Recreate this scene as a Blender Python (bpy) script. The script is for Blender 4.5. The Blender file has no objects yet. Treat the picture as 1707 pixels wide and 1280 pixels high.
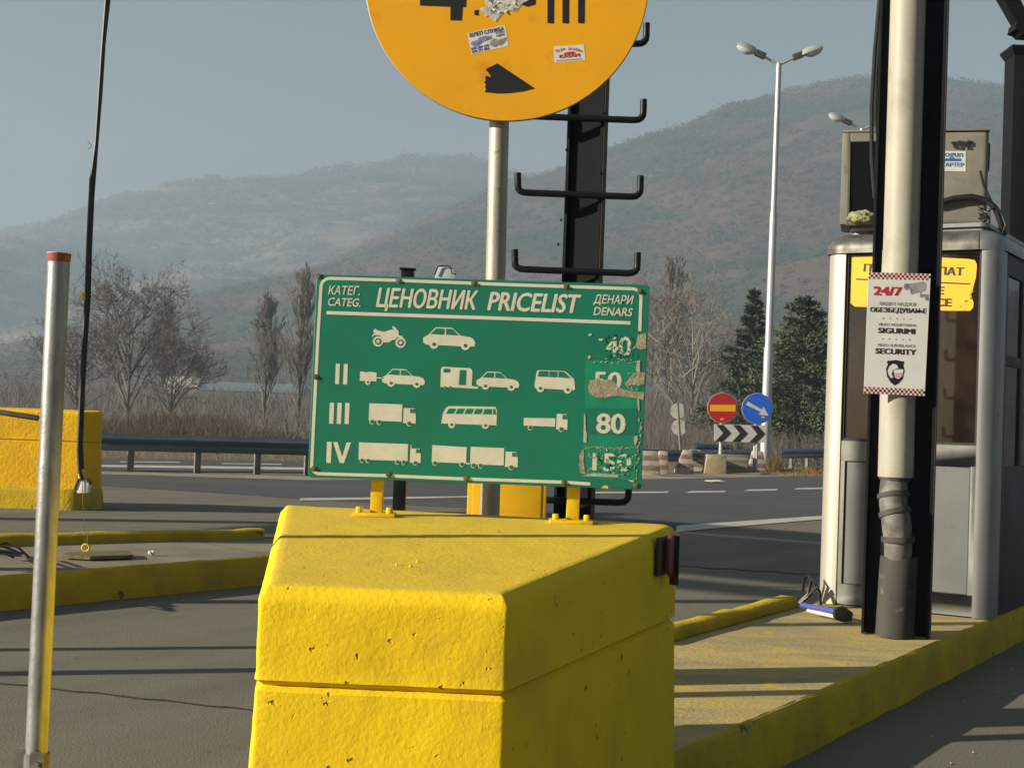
import bpy, bmesh, math, random
from mathutils import Vector, Matrix, noise
random.seed(7)
R = math.radians
SC = bpy.context.scene
COL = SC.collection

# ------------------------------------------------------------------ camera, sky, sun, exposure
F = 2400.0; CX, CY = 853.5, 640.0          # focal length and centre in photograph pixels
CAM = Vector((0, 0, 1.2)); PITCH = R(1.43); ROLL = R(2.1)
fw = Vector((0, math.cos(PITCH), math.sin(PITCH)))
r0 = Vector((1, 0, 0)); u0 = Vector((0, -math.sin(PITCH), math.cos(PITCH)))
CR = r0*math.cos(ROLL) + u0*math.sin(ROLL)
CU = u0*math.cos(ROLL) - r0*math.sin(ROLL)
cam = bpy.data.cameras.new('camera'); camo = bpy.data.objects.new('camera', cam); COL.objects.link(camo)
m = Matrix((CR, CU, -fw)).transposed().to_4x4(); m.translation = CAM
camo.matrix_world = m
cam.sensor_width = 36; cam.lens = 36*F/1707; cam.clip_end = 20000; cam.clip_start = 0.05
SC.camera = camo

SUN_EL, SUN_AZ = R(17.8), R(16.5)            # sunlight travels to the right and a little away from the camera
travel = Vector((math.cos(SUN_AZ)*math.cos(SUN_EL), math.sin(SUN_AZ)*math.cos(SUN_EL), -math.sin(SUN_EL)))
w = bpy.data.worlds.new('World'); SC.world = w; w.use_nodes = True
nt = w.node_tree; bg = nt.nodes['Background']
sky = nt.nodes.new('ShaderNodeTexSky'); sky.sky_type = 'NISHITA'; sky.sun_disc = False
sky.sun_elevation = SUN_EL
src = -travel
sky.sun_rotation = math.atan2(src.x, src.y)
sky.air_density = 1.0; sky.dust_density = 1.5; sky.ozone_density = 1.5
hs = nt.nodes.new('ShaderNodeHueSaturation'); hs.inputs['Saturation'].default_value = 0.8
nt.links.new(sky.outputs[0], hs.inputs['Color']); nt.links.new(hs.outputs[0], bg.inputs['Color'])
bg.inputs['Strength'].default_value = 0.032
sl = bpy.data.lights.new('sun', 'SUN'); sl.energy = 5.0; sl.angle = R(0.5); sl.color = (1, 0.90, 0.72)
so = bpy.data.objects.new('sun', sl); COL.objects.link(so)
so.rotation_euler = travel.to_track_quat('-Z', 'Y').to_euler()
SC.view_settings.view_transform = 'Standard'; SC.view_settings.look = 'None'
SC.view_settings.exposure = 1.0; SC.view_settings.gamma = 1

# ------------------------------------------------------------------ helpers
def ray(px, py):
    return fw + CR*((px-CX)/F) + CU*((CY-py)/F)
def at(px, py, Y):
    d = ray(px, py); return CAM + d*(Y/d.y)
def at_z(px, py, z):
    d = ray(px, py); return CAM + d*((z-CAM.z)/d.z)
class Plane:
    def __init__(s, p, n): s.p = Vector(p); s.n = Vector(n).normalized()
    def at(s, px, py, off=0.0):
        d = ray(px, py); q = s.p + s.n*off
        return CAM + d*((q-CAM).dot(s.n)/d.dot(s.n))
def V(*a): return Vector(a)
ORIG = {}
def tag(o, label=None, cat=None, group=None, kind=None):
    if label: o['label'] = label
    if cat: o['category'] = cat
    if group: o['group'] = group
    if kind: o['kind'] = kind
    return o
def thing(name, label, cat, loc, group=None):
    o = bpy.data.objects.new(name, None); COL.objects.link(o); o.empty_display_size = 0.1
    o.location = loc; ORIG[o.name] = Vector(loc)
    return tag(o, label, cat, group)
def origin(o):
    while o.parent: o = o.parent
    return ORIG.get(o.name, Vector((0, 0, 0)))
class MB:
    def __init__(s): s.v = []; s.f = []
    def add(s, vs, fs):
        b = len(s.v); s.v += [Vector(p) for p in vs]; s.f += [tuple(b+i for i in f) for f in fs]; return s
    def poly(s, pts): return s.add(pts, [tuple(range(len(pts)))])
    def box(s, o, ux, uy, uz):     # corner and three edge vectors
        o, ux, uy, uz = map(Vector, (o, ux, uy, uz))
        p = [o, o+ux, o+ux+uy, o+uy]; p += [q+uz for q in p]
        fs = [(0,3,2,1),(4,5,6,7),(0,1,5,4),(1,2,6,5),(2,3,7,6),(3,0,4,7)]
        if ux.cross(uy).dot(uz) < 0: fs = [f[::-1] for f in fs]
        return s.add(p, fs)
    def prism(s, pts, ext):        # polygon pts extruded by vector ext
        ext = Vector(ext); n = len(pts); p = [Vector(q) for q in pts]
        fs = [tuple(range(n))[::-1], tuple(range(n, 2*n))] + [(i, (i+1) % n, n+(i+1) % n, n+i) for i in range(n)]
        return s.add(p+[q+ext for q in p], fs)
    def tube(s, pts, r, n=10, caps=True):
        pts = [Vector(p) for p in pts]; k = len(pts)
        rs = r if isinstance(r, (list, tuple)) else [r]*k
        vs = []; fs = []; ref = None
        for i, p in enumerate(pts):
            t = (pts[min(i+1, k-1)]-pts[max(i-1, 0)])
            t = t.normalized() if t.length > 1e-9 else Vector((0, 0, 1))
            if ref is None: ref = Vector((1, 0, 0)) if abs(t.x) < 0.9 else Vector((0, 1, 0))
            a = (ref - t*ref.dot(t)).normalized(); ref = a; b = t.cross(a)
            vs += [p + (a*math.cos(2*math.pi*j/n)+b*math.sin(2*math.pi*j/n))*rs[i] for j in range(n)]
        for i in range(k-1):
            for j in range(n):
                j2 = (j+1) % n
                fs.append((i*n+j, i*n+j2, (i+1)*n+j2, (i+1)*n+j))
        if caps: fs += [tuple(range(n))[::-1], tuple(range((k-1)*n, k*n))]
        return s.add(vs, fs)
    def disc(s, c, ux, uz, r, n=40, a0=0, a1=2*math.pi):
        c = Vector(c)
        return s.poly([c+(Vector(ux)*math.cos(a0+(a1-a0)*i/n)+Vector(uz)*math.sin(a0+(a1-a0)*i/n))*r for i in range(n)])
    def build(s, name, mat, parent=None, smooth=False, bevel=0, loc=None, seg=2, angle=40):
        me = bpy.data.meshes.new(name)
        off = origin(parent) if parent else (Vector(loc) if loc is not None else Vector((0, 0, 0)))
        me.from_pydata([tuple(p-off) for p in s.v], [], s.f)
        if bevel:
            bm = bmesh.new(); bm.from_mesh(me)
            bmesh.ops.remove_doubles(bm, verts=bm.verts, dist=1e-5)
            bmesh.ops.recalc_face_normals(bm, faces=bm.faces)
            ed = [e for e in bm.edges if len(e.link_faces) == 2 and e.calc_face_angle(0) > R(30)]
            bmesh.ops.bevel(bm, geom=ed, offset=bevel, segments=seg, profile=0.6, affect='EDGES', clamp_overlap=True)
            bm.to_mesh(me); bm.free(); smooth = True
        me.materials.append(mat)
        if smooth:
            me.shade_smooth()
            try: me.set_sharp_from_angle(angle=R(angle))
            except Exception: pass
        me.update()
        o = bpy.data.objects.new(name, me); COL.objects.link(o)
        if parent: o.parent = parent
        elif loc is not None: o.location = loc; ORIG[o.name] = Vector(loc)
        return o
def copy_tree(o, parent=None, loc=None):
    c = o.copy(); COL.objects.link(c)
    if parent: c.parent = parent
    if loc is not None: c.location = loc
    for ch in list(o.children): copy_tree(ch, c)
    return c
def fillet(pts, r, n=6):
    out = []; k = len(pts); pts = [Vector(p) for p in pts]
    for i in range(k):
        p = pts[i]; a = pts[i-1]-p; b = pts[(i+1) % k]-p
        rr = min(r, a.length*0.45, b.length*0.45)
        s = p+a.normalized()*rr; e = p+b.normalized()*rr
        for j in range(n+1):
            t = j/n; out.append(s*(1-t)**2+p*2*t*(1-t)+e*t*t)
    return out
def fbm(p, o=4): return noise.fractal(Vector(p), 1.0, 2.0, o)

# text as flat mesh fitted between two baseline points
def text_mb(s, p0, p1, cap, up, bold=0.015, shear=0.0, fit=True):
    cu = bpy.data.curves.new('lettering', 'FONT'); cu.body = s; cu.size = 1; cu.shear = shear
    cu.resolution_u = 3; cu.fill_mode = 'FRONT'
    ob = bpy.data.objects.new('lettering', cu); COL.objects.link(ob)
    dg = bpy.context.evaluated_depsgraph_get(); dg.update()
    me = bpy.data.meshes.new_from_object(ob.evaluated_get(dg))
    vs = [v.co.copy() for v in me.vertices]; fs = [tuple(p.vertices) for p in me.polygons]
    bpy.data.objects.remove(ob); bpy.data.curves.remove(cu); bpy.data.meshes.remove(me)
    mb = MB()
    if not vs: return mb
    x0 = min(v.x for v in vs); x1 = max(v.x for v in vs)
    p0 = Vector(p0); p1 = Vector(p1); ux = p1-p0
    if not fit: ux = ux.normalized()*(x1-x0)*cap/0.728
    capn = 0.728
    up = Vector(up); uz = (up-ux*up.dot(ux)/ux.length_squared).normalized()
    nrm = ux.cross(uz).normalized()
    if nrm.dot(CAM-p0) < 0: nrm = -nrm
    # heavier weight: the glyphs laid over themselves a hair apart, each copy a tenth of a millimetre higher
    sh_ = [(0, 0)] if bold < .012 else [(-1, 0), (1, 0), (0, .6), (0, -.6)] if bold < .035 else [(-1, .5), (1, .5), (-1, -.5), (1, -.5), (0, 0)]
    bx = bold*1.15; k_ = (x1-x0)
    for i, (sx_, sy_) in enumerate(sh_):
        mb.add([p0+ux*((v.x-x0+bx*(1+sx_))/(k_+2*bx))+uz*((v.y+bx*sy_*.8)/capn*cap)+nrm*(.00010*i) for v in vs], fs)
    return mb

# ------------------------------------------------------------------ materials
MATS = {}
def pm(name, col, rough=0.6, metal=0.0, col2=None, scale=6.0, detail=5, stretch=(1, 1, 1), lo=0.35, hi=0.65,
       bump=0.0, bscale=60.0, spots=None, spot_scale=30, spot_lo=0.62, spot_hi=0.7, spec=0.4, isl=0.0, bdetail=6, col3=None,
       scale3=1.0, lo3=0.45, hi3=0.6, trans=0.0, bstretch=None, rotz=0.0, pits=0.0, pit_scale=34, pit_lo=.70, dust=None, dust_max=.8):
    M = bpy.data.materials.new(name); M.use_nodes = True; n = M.node_tree.nodes; l = M.node_tree.links
    b = n['Principled BSDF']; b.inputs['Roughness'].default_value = rough; b.inputs['Metallic'].default_value = metal
    b.inputs['Specular IOR Level'].default_value = spec
    tc = n.new('ShaderNodeTexCoord'); mp = n.new('ShaderNodeMapping'); mp.inputs['Scale'].default_value = stretch
    vec0 = tc.outputs['Object']
    if rotz:
        m0 = n.new('ShaderNodeMapping'); m0.inputs['Rotation'].default_value = (0, 0, rotz); l.new(vec0, m0.inputs['Vector']); vec0 = m0.outputs[0]
    l.new(vec0, mp.inputs['Vector'])
    def nz(sc, d, vec):
        t = n.new('ShaderNodeTexNoise'); t.inputs['Scale'].default_value = sc; t.inputs['Detail'].default_value = d
        t.inputs['Roughness'].default_value = 0.6; l.new(vec, t.inputs['Vector']); return t.outputs['Fac']
    def rng(fac, a, c):
        t = n.new('ShaderNodeMapRange'); t.inputs['From Min'].default_value = a; t.inputs['From Max'].default_value = c
        l.new(fac, t.inputs['Value']); return t.outputs[0]
    def mix(fac, ca, cb):
        t = n.new('ShaderNodeMix'); t.data_type = 'RGBA'
        if isinstance(fac, float): t.inputs['Factor'].default_value = fac
        else: l.new(fac, t.inputs['Factor'])
        for s, c in ((6, ca), (7, cb)):
            if isinstance(c, tuple): t.inputs[s].default_value = (*c, 1)
            else: l.new(c, t.inputs[s])
        return t.outputs[2]
    cur = tuple(col)
    if col2: cur = mix(rng(nz(scale, detail, mp.outputs[0]), lo, hi), cur, tuple(col2))
    if col3: cur = mix(rng(nz(scale3, 6, tc.outputs['Object']), lo3, hi3), cur, tuple(col3))
    if spots: cur = mix(rng(nz(spot_scale, 3, tc.outputs['Object']), spot_lo, spot_hi), cur, tuple(spots))
    if dust:   # grime that settles on upward faces
        g = n.new('ShaderNodeNewGeometry'); sx = n.new('ShaderNodeSeparateXYZ'); l.new(g.outputs['True Normal'], sx.inputs[0])
        t1 = n.new('ShaderNodeMapRange'); t1.inputs['From Min'].default_value = .80; t1.inputs['From Max'].default_value = .97; l.new(sx.outputs['Z'], t1.inputs['Value'])
        t2 = n.new('ShaderNodeMapRange'); t2.inputs['From Min'].default_value = .3; t2.inputs['From Max'].default_value = .7; t2.inputs['To Min'].default_value = dust_max*.6; t2.inputs['To Max'].default_value = dust_max
        l.new(nz(9, 6, tc.outputs['Object']), t2.inputs['Value'])
        mm = n.new('ShaderNodeMath'); mm.operation = 'MULTIPLY'; l.new(t1.outputs[0], mm.inputs[0]); l.new(t2.outputs[0], mm.inputs[1])
        cur = mix(mm.outputs[0], cur, tuple(dust))
    pm_ = None
    if pits:
        pm_ = rng(nz(pit_scale, 2, tc.outputs['Object']), pit_lo, pit_lo+.05)
        cur = mix(pm_, cur, tuple(c*.42 for c in col))
    if isl:
        g = n.new('ShaderNodeNewGeometry'); h = n.new('ShaderNodeHueSaturation')
        t = n.new('ShaderNodeMapRange'); t.inputs['To Min'].default_value = 1-isl; t.inputs['To Max'].default_value = 1+isl
        l.new(g.outputs['Random Per Island'], t.inputs['Value']); l.new(t.outputs[0], h.inputs['Value'])
        if isinstance(cur, tuple): h.inputs['Color'].default_value = (*cur, 1)
        else: l.new(cur, h.inputs['Color'])
        cur = h.outputs[0]
    if isinstance(cur, tuple): b.inputs['Base Color'].default_value = (*cur, 1)
    else: l.new(cur, b.inputs['Base Color'])
    if bump:
        bp = n.new('ShaderNodeBump'); bp.inputs['Strength'].default_value = 1.0; bp.inputs['Distance'].default_value = bump
        vec = tc.outputs['Object']
        if bstretch:
            mp2 = n.new('ShaderNodeMapping'); mp2.inputs['Scale'].default_value = bstretch
            l.new(vec, mp2.inputs['Vector']); vec = mp2.outputs[0]
        hgt = nz(bscale, bdetail, vec)
        if pm_ is not None:
            ms = n.new('ShaderNodeMath'); ms.operation = 'MULTIPLY_ADD'; ms.inputs[1].default_value = -pits; l.new(pm_, ms.inputs[0]); l.new(hgt, ms.inputs[2]); hgt = ms.outputs[0]
        l.new(hgt, bp.inputs['Height']); l.new(bp.outputs[0], b.inputs['Normal'])
    MATS[name] = M
    return M
def stripes(name, ca, cb, freq, axis='Z', phase=0.0, dirt=(0.25, 0.22, 0.18)):
    M = pm(name, ca, 0.8, col2=dirt, scale=5, lo=0.42, hi=0.68); n = M.node_tree.nodes; l = M.node_tree.links
    b = n['Principled BSDF']; prev = b.inputs['Base Color'].links[0].from_node
    tc = n.new('ShaderNodeTexCoord'); sx = n.new('ShaderNodeSeparateXYZ'); l.new(tc.outputs['Object'], sx.inputs[0])
    a = n.new('ShaderNodeMath'); a.operation = 'MULTIPLY_ADD'; a.inputs[1].default_value = freq; a.inputs[2].default_value = phase
    l.new(sx.outputs[axis], a.inputs[0])
    f = n.new('ShaderNodeMath'); f.operation = 'FRACT'; l.new(a.outputs[0], f.inputs[0])
    g = n.new('ShaderNodeMath'); g.operation = 'GREATER_THAN'; g.inputs[1].default_value = 0.5; l.new(f.outputs[0], g.inputs[0])
    t = n.new('ShaderNodeMix'); t.data_type = 'RGBA'; l.new(g.outputs[0], t.inputs['Factor'])
    t.inputs[6].default_value = (*ca, 1); t.inputs[7].default_value = (*cb, 1)
    l.new(t.outputs[2], prev.inputs[6])
    return M

YEL = (0.76, 0.52, 0.006)
m_yellow = pm('yellow_concrete_paint', YEL, 0.75, col2=(0.70, 0.47, 0.008), scale=5, bump=0.0019, bscale=80, spots=(0.34, 0.25, 0.07), spot_scale=55, spot_lo=0.72, spot_hi=0.77, spec=0.2, col3=(0.62, 0.42, 0.02), scale3=2.5, lo3=.55, hi3=.7, pits=2.5, pit_scale=30, pit_lo=.705, dust=(0.50, 0.38, 0.07), dust_max=.6)
m_yellow_far = pm('orange_yellow_concrete_paint', (0.78, 0.45, 0.006), 0.75, col2=(0.66, 0.37, 0.006), scale=3, bump=0.008, bscale=25, spots=(0.3, 0.2, 0.05), spot_scale=14, spot_lo=0.7, spot_hi=0.76, spec=0.2)
m_yellow_metal = pm('yellow_metal_paint', (0.76, 0.51, 0.008), 0.45, col2=(0.64, 0.41, 0.008), scale=12, bump=0.002, bscale=40)
m_kerb = pm('yellow_kerb_paint', (0.54, 0.38, 0.012), 0.8, col2=(0.40, 0.29, 0.02), scale=4, bump=0.008, bscale=30, spots=(0.10, 0.09, 0.07), spot_scale=9, spot_lo=0.66, spot_hi=0.74, spec=0.15, col3=(0.34, 0.25, 0.02), scale3=1.6, lo3=.50, hi3=.68)
m_island = pm('worn_yellow_island_concrete', (0.43, 0.335, 0.125), 0.9, col2=(0.30, 0.25, 0.14), scale=2.2, lo=0.4, hi=0.62, bump=0.004, bscale=50, spots=(0.52, 0.37, 0.05), spot_scale=5, spot_lo=0.60, spot_hi=0.70, spec=0.15, stretch=(1, 2.5, 1))
m_island_grey = pm('dusty_island_concrete', (0.24, 0.21, 0.15), 0.9, col2=(0.17, 0.15, 0.11), scale=2.2, bump=0.004, bscale=50, spec=0.15)
m_lane = pm('lane_concrete', (0.158, 0.148, 0.114), 0.9, col2=(0.128, 0.120, 0.095), scale=1.0, bump=0.004, bscale=90, spots=(0.30, 0.28, 0.22), spot_scale=85, spot_lo=0.715, spot_hi=0.75, spec=0.2, col3=(0.078, 0.073, 0.062), scale3=0.8, lo3=0.60, hi3=0.76, stretch=(2.4, .3, 1), rotz=R(31))
m_asphalt = pm('road_asphalt', (0.076, 0.077, 0.079), 0.85, col2=(0.060, 0.062, 0.065), scale=0.5, bump=0.004, bscale=60, spec=0.25, stretch=(0.3, 2, 1))
m_joint = pm('dark_joint_filler', (0.03, 0.028, 0.025), 0.9)
m_line = pm('white_road_paint', (0.5, 0.48, 0.43), 0.7, col2=(0.33, 0.31, 0.28), scale=3, bump=0.002, bscale=60)
m_shoulder = pm('gravel_shoulder', (0.30, 0.26, 0.20), 0.95, col2=(0.20, 0.17, 0.12), scale=1.5, bump=0.02, bscale=15)
m_ground = pm('dry_winter_grass_ground', (0.12, 0.10, 0.055), 0.95, col2=(0.075, 0.07, 0.04), scale=0.08, bump=0.03, bscale=4, col3=(0.16, 0.13, 0.08), scale3=0.02)
m_galv = pm('galvanised_steel', (0.33, 0.345, 0.345), 0.40, 0.6, col2=(0.22, 0.23, 0.235), scale=20, detail=7, bump=0.0015, bscale=30, lo=0.4, hi=0.6, stretch=(1, 1, 0.35))
m_pole = pm('weathered_pole_steel', (0.38, 0.355, 0.29), 0.5, 0.35, col2=(0.27, 0.25, 0.2), scale=9, stretch=(1, 1, 0.15), bump=0.001, bscale=60, spots=(0.12, 0.07, 0.03), spot_scale=16, spot_lo=0.66, spot_hi=0.72)
m_orange_rust = pm('red_oxide_cap', (0.30, 0.075, 0.045), 0.7, col2=(0.22, 0.05, 0.035), scale=25)
m_black = pm('black_gloss_paint', (0.006, 0.009, 0.010), 0.4, col2=(0.010, 0.012, 0.013), scale=9, bump=0.0015, bscale=35, spec=0.18, spots=(0.06, 0.065, 0.065), spot_scale=32, spot_lo=0.70, spot_hi=0.75)
m_blackmatte = pm('black_matte_paint', (0.006, 0.008, 0.010), 0.75, spec=0.12)
m_brownflange = pm('faded_brown_primer', (0.075, 0.058, 0.043), 0.8, col2=(0.05, 0.04, 0.03), scale=6, stretch=(1, 1, 0.3))
m_cable = pm('black_rubber_cable', (0.012, 0.012, 0.014), 0.45, spec=0.4)
m_signgreen = pm('green_sign_sheet', (0.007, 0.175, 0.108), 0.42, col2=(0.010, 0.15, 0.094), scale=5, bump=0.0006, bscale=15, spots=(0.01, 0.13, 0.08), spot_scale=4, spot_lo=0.60, spot_hi=0.85)
m_green2 = pm('green_price_sticker', (0.008, 0.24, 0.14), 0.42, col2=(0.012, 0.19, 0.112), scale=20)
m_green3 = pm('dark_green_price_sticker', (0.008, 0.165, 0.105), 0.42, col2=(0.012, 0.14, 0.09), scale=40)
m_signwhite = pm('cream_sign_film', (0.62, 0.60, 0.49), 0.5, col2=(0.55, 0.53, 0.43), scale=25, bump=0.0004, bscale=60)
m_signedge = pm('sign_back_aluminium', (0.30, 0.31, 0.30), 0.5, 0.4)
m_tear = pm('torn_adhesive_residue', (0.24, 0.20, 0.11), 0.9, col2=(0.34, 0.32, 0.24), scale=60, bump=0.003, bscale=120)
m_flake = pm('torn_film_flake', (0.50, 0.47, 0.38), 0.8, col2=(0.30, 0.28, 0.2), scale=90)
m_orange = pm('orange_yellow_reflective_sheet', (0.80, 0.385, 0.007), 0.4, col2=(0.72, 0.335, 0.006), scale=2.2, spots=(0.62, 0.25, 0.01), spot_scale=7, spot_lo=0.62, spot_hi=0.78, bump=0.0006, bscale=8)
m_black_film = pm('black_sign_film', (0.015, 0.016, 0.015), 0.45)
m_paper = pm('torn_white_paper', (0.62, 0.60, 0.54), 0.8, col2=(0.42, 0.40, 0.36), scale=30, bump=0.004, bscale=60)
m_sticker = pm('white_sticker', (0.68, 0.66, 0.58), 0.4, col2=(0.6, 0.58, 0.5), scale=40)
m_blue = pm('blue_print', (0.05, 0.06, 0.22), 0.5)
m_lightblue = pm('pale_blue_print', (0.28, 0.32, 0.55), 0.5, col2=(0.08, 0.09, 0.2), scale=90)
m_redprint = pm('red_print', (0.45, 0.03, 0.035), 0.5)
m_darkprint = pm('dark_print', (0.05, 0.025, 0.025), 0.5)
m_greyprint = pm('grey_print', (0.13, 0.12, 0.13), 0.5, col2=(0.3, 0.3, 0.31), scale=70)
m_mauve = pm('pale_mauve_print', (0.36, 0.33, 0.38), 0.5, col2=(0.22, 0.2, 0.24), scale=14)
m_whiteboard = pm('white_plastic_board', (0.70, 0.70, 0.68), 0.4, col2=(0.64, 0.64, 0.61), scale=5)
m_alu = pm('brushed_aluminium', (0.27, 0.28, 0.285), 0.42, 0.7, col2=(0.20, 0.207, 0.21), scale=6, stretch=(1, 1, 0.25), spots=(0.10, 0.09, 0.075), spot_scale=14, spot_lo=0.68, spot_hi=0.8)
m_alupost = pm('pale_aluminium_post', (0.40, 0.385, 0.33), 0.42, 0.4, col2=(0.38, 0.36, 0.31), scale=7, stretch=(1, 1, 0.25), spots=(0.16, 0.12, 0.07), spot_scale=9, spot_lo=0.70, spot_hi=0.8)
m_alupanel = pm('dull_grey_aluminium_panel', (0.125, 0.134, 0.138), 0.5, 0.5, col2=(0.10, 0.107, 0.11), scale=3, spots=(0.09, 0.085, 0.075), spot_scale=11, spot_lo=0.66, spot_hi=0.8)
m_sidewall = pm('shaded_side_wall', (0.06, 0.06, 0.055), 0.6, 0.2, col2=(0.03, 0.03, 0.028), scale=5, stretch=(1, 1, .4))  # dark base colour holds the shade on the booth's right side
m_alurail = pm('dull_aluminium_rail', (0.20, 0.205, 0.195), 0.6, 0.45, col2=(0.15, 0.152, 0.145), scale=8, spots=(0.06, 0.055, 0.045), spot_scale=16, spot_lo=0.68, spot_hi=0.78)
m_rubber = pm('black_window_gasket', (0.012, 0.012, 0.012), 0.6)
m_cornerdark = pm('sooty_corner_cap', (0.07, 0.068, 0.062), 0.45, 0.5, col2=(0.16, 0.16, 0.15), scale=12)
m_interior = pm('dark_booth_interior', (0.03, 0.03, 0.03), 0.8)
m_curtain = pm('dark_red_curtain', (0.30, 0.075, 0.055), 0.8, col2=(0.16, 0.045, 0.035), scale=8)
m_blind = pm('brown_blind', (0.10, 0.06, 0.05), 0.8, col2=(0.05, 0.035, 0.03), scale=40, stretch=(0.2, 0.2, 1))
m_acbody = pm('grimy_shaded_beige_casing', (0.185, 0.178, 0.145), 0.6, col2=(0.145, 0.14, 0.115), scale=6, spots=(0.10, 0.09, 0.075), spot_scale=8, spot_lo=0.62, spot_hi=0.8)  # grimy beige, darkened further to hold the shade on the unit
m_acgrille = pm('dark_grille', (0.008, 0.009, 0.01), 0.6)
m_foam = pm('pale_green_wool_clump', (0.36, 0.36, 0.18), 0.95, col2=(0.22, 0.23, 0.11), scale=40, bump=0.02, bscale=60)
m_pipe = pm('off_white_pipe_paint', (0.36, 0.345, 0.285), 0.55, col2=(0.29, 0.275, 0.23), scale=8, stretch=(1, 1, 0.2), spots=(0.16, 0.13, 0.09), spot_scale=20, spot_lo=0.68, spot_hi=0.76, col3=(0.22, 0.20, 0.15), scale3=3, lo3=.52, hi3=.70)
m_pipegrey = pm('grimy_pipe_joint', (0.17, 0.168, 0.15), 0.7, col2=(0.06, 0.058, 0.053), scale=10, lo=0.4, hi=0.65)
m_pipecollar = pm('dark_pipe_collar', (0.06, 0.058, 0.052), 0.7, col2=(0.03, 0.029, 0.027), scale=14)
m_pipesleeve = pm('brown_pipe_sleeve', (0.050, 0.044, 0.042), 0.8, col2=(0.028, 0.025, 0.024), scale=6, stretch=(1, 1, 0.3), spots=(0.15, 0.12, 0.11), spot_scale=14, spot_lo=0.64, spot_hi=0.75)
m_red = pm('red_sign_face', (0.40, 0.012, 0.025), 0.45, col2=(0.34, 0.012, 0.022), scale=4)
m_bluesign = pm('blue_sign_face', (0.012, 0.11, 0.62), 0.45, col2=(0.012, 0.09, 0.54), scale=4)
m_signback = pm('pale_sign_back', (0.52, 0.52, 0.46), 0.6, col2=(0.34, 0.34, 0.3), scale=6)
m_greysheet = pm('grey_white_reflective_sheet', (0.50, 0.50, 0.48), 0.5, col2=(0.44, 0.44, 0.42), scale=6)
m_lampwhite = pm('white_lamp_pole_paint', (0.42, 0.43, 0.43), 0.4, 0.3, col2=(0.36, 0.37, 0.37), scale=2)
m_lampgrey = pm('dark_lamp_bracket', (0.06, 0.05, 0.045), 0.6)
m_lens = pm('cloudy_lamp_lens', (0.45, 0.50, 0.52), 0.15, spec=0.6)
m_rail = pm('galvanised_guardrail', (0.17, 0.22, 0.26), 0.42, 0.6, col2=(0.12, 0.16, 0.19), scale=2.5, stretch=(0.3, 1, 1))
m_railpost = pm('guardrail_post_steel', (0.20, 0.20, 0.18), 0.6, 0.3, col2=(0.13, 0.11, 0.09), scale=6)
m_redlens = pm('red_reflector_lens', (0.15, 0.004, 0.014), 0.25, spec=0.7, bump=0.002, bscale=220)
m_reflbody = pm('dark_reflector_housing', (0.025, 0.022, 0.02), 0.5)
m_stripeblock = stripes('red_white_striped_concrete', (0.38, 0.355, 0.29), (0.20, 0.095, 0.075), 4.2)
m_stripeworn = stripes('worn_striped_concrete', (0.27, 0.24, 0.18), (0.17, 0.12, 0.09), 6.0, dirt=(0.22, 0.2, 0.15))
m_oldblock = pm('ochre_concrete_block', (0.34, 0.27, 0.15), 0.85, col2=(0.22, 0.19, 0.13), scale=6, bump=0.01, bscale=20)
m_bark = pm('grey_winter_bark', (0.14, 0.125, 0.112), 0.9, isl=0.3)
m_barkpale = pm('pale_birch_bark', (0.25, 0.225, 0.17), 0.85, col2=(0.15, 0.13, 0.1), scale=3)
m_twig = pm('grey_brown_twigs', (0.15, 0.135, 0.122), 0.9, isl=0.45)
m_twigpale = pm('pale_winter_twigs', (0.175, 0.157, 0.137), 0.9, isl=0.4)
m_scrub = pm('dark_brown_dry_scrub', (0.085, 0.062, 0.042), 0.95, isl=0.55)
m_grass = pm('straw_dry_grass', (0.24, 0.17, 0.065), 0.95, isl=0.4)
m_needle = pm('spruce_needles', (0.022, 0.044, 0.027), 0.85, isl=0.6, col2=(0.062, 0.075, 0.036), scale=1.2)
m_needle2 = pm('cypress_needles', (0.030, 0.052, 0.026), 0.85, isl=0.6, col2=(0.066, 0.080, 0.034), scale=1.0)
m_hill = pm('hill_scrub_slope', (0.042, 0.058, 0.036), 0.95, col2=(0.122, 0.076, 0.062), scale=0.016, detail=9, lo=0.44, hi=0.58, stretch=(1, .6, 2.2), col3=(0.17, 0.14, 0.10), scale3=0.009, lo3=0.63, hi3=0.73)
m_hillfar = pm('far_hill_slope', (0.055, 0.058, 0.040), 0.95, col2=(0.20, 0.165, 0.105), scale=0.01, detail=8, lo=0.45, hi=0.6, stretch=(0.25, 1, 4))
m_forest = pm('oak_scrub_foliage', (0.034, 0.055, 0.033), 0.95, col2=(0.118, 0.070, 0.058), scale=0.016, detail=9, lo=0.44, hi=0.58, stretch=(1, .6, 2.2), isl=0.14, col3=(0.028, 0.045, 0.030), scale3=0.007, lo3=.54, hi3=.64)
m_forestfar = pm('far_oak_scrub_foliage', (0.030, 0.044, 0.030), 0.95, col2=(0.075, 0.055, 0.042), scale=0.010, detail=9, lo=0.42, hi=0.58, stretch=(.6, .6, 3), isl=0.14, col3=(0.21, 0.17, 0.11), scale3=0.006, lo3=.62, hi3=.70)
m_roofblue = pm('blue_grey_roof', (0.16, 0.2, 0.23), 0.6)
m_wallpale = pm('pale_render_wall', (0.50, 0.48, 0.43), 0.8)
m_roofpale = pm('pale_tin_roof', (0.55, 0.53, 0.48), 0.6)
m_white = pm('white_plastic', (0.72, 0.72, 0.70), 0.4)
m_bluetube = pm('blue_plastic_handle', (0.05, 0.07, 0.30), 0.4)
m_darksteel = pm('dark_steel_plate', (0.10, 0.075, 0.035), 0.6, 0.3, col2=(0.2, 0.15, 0.05), scale=20)
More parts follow.
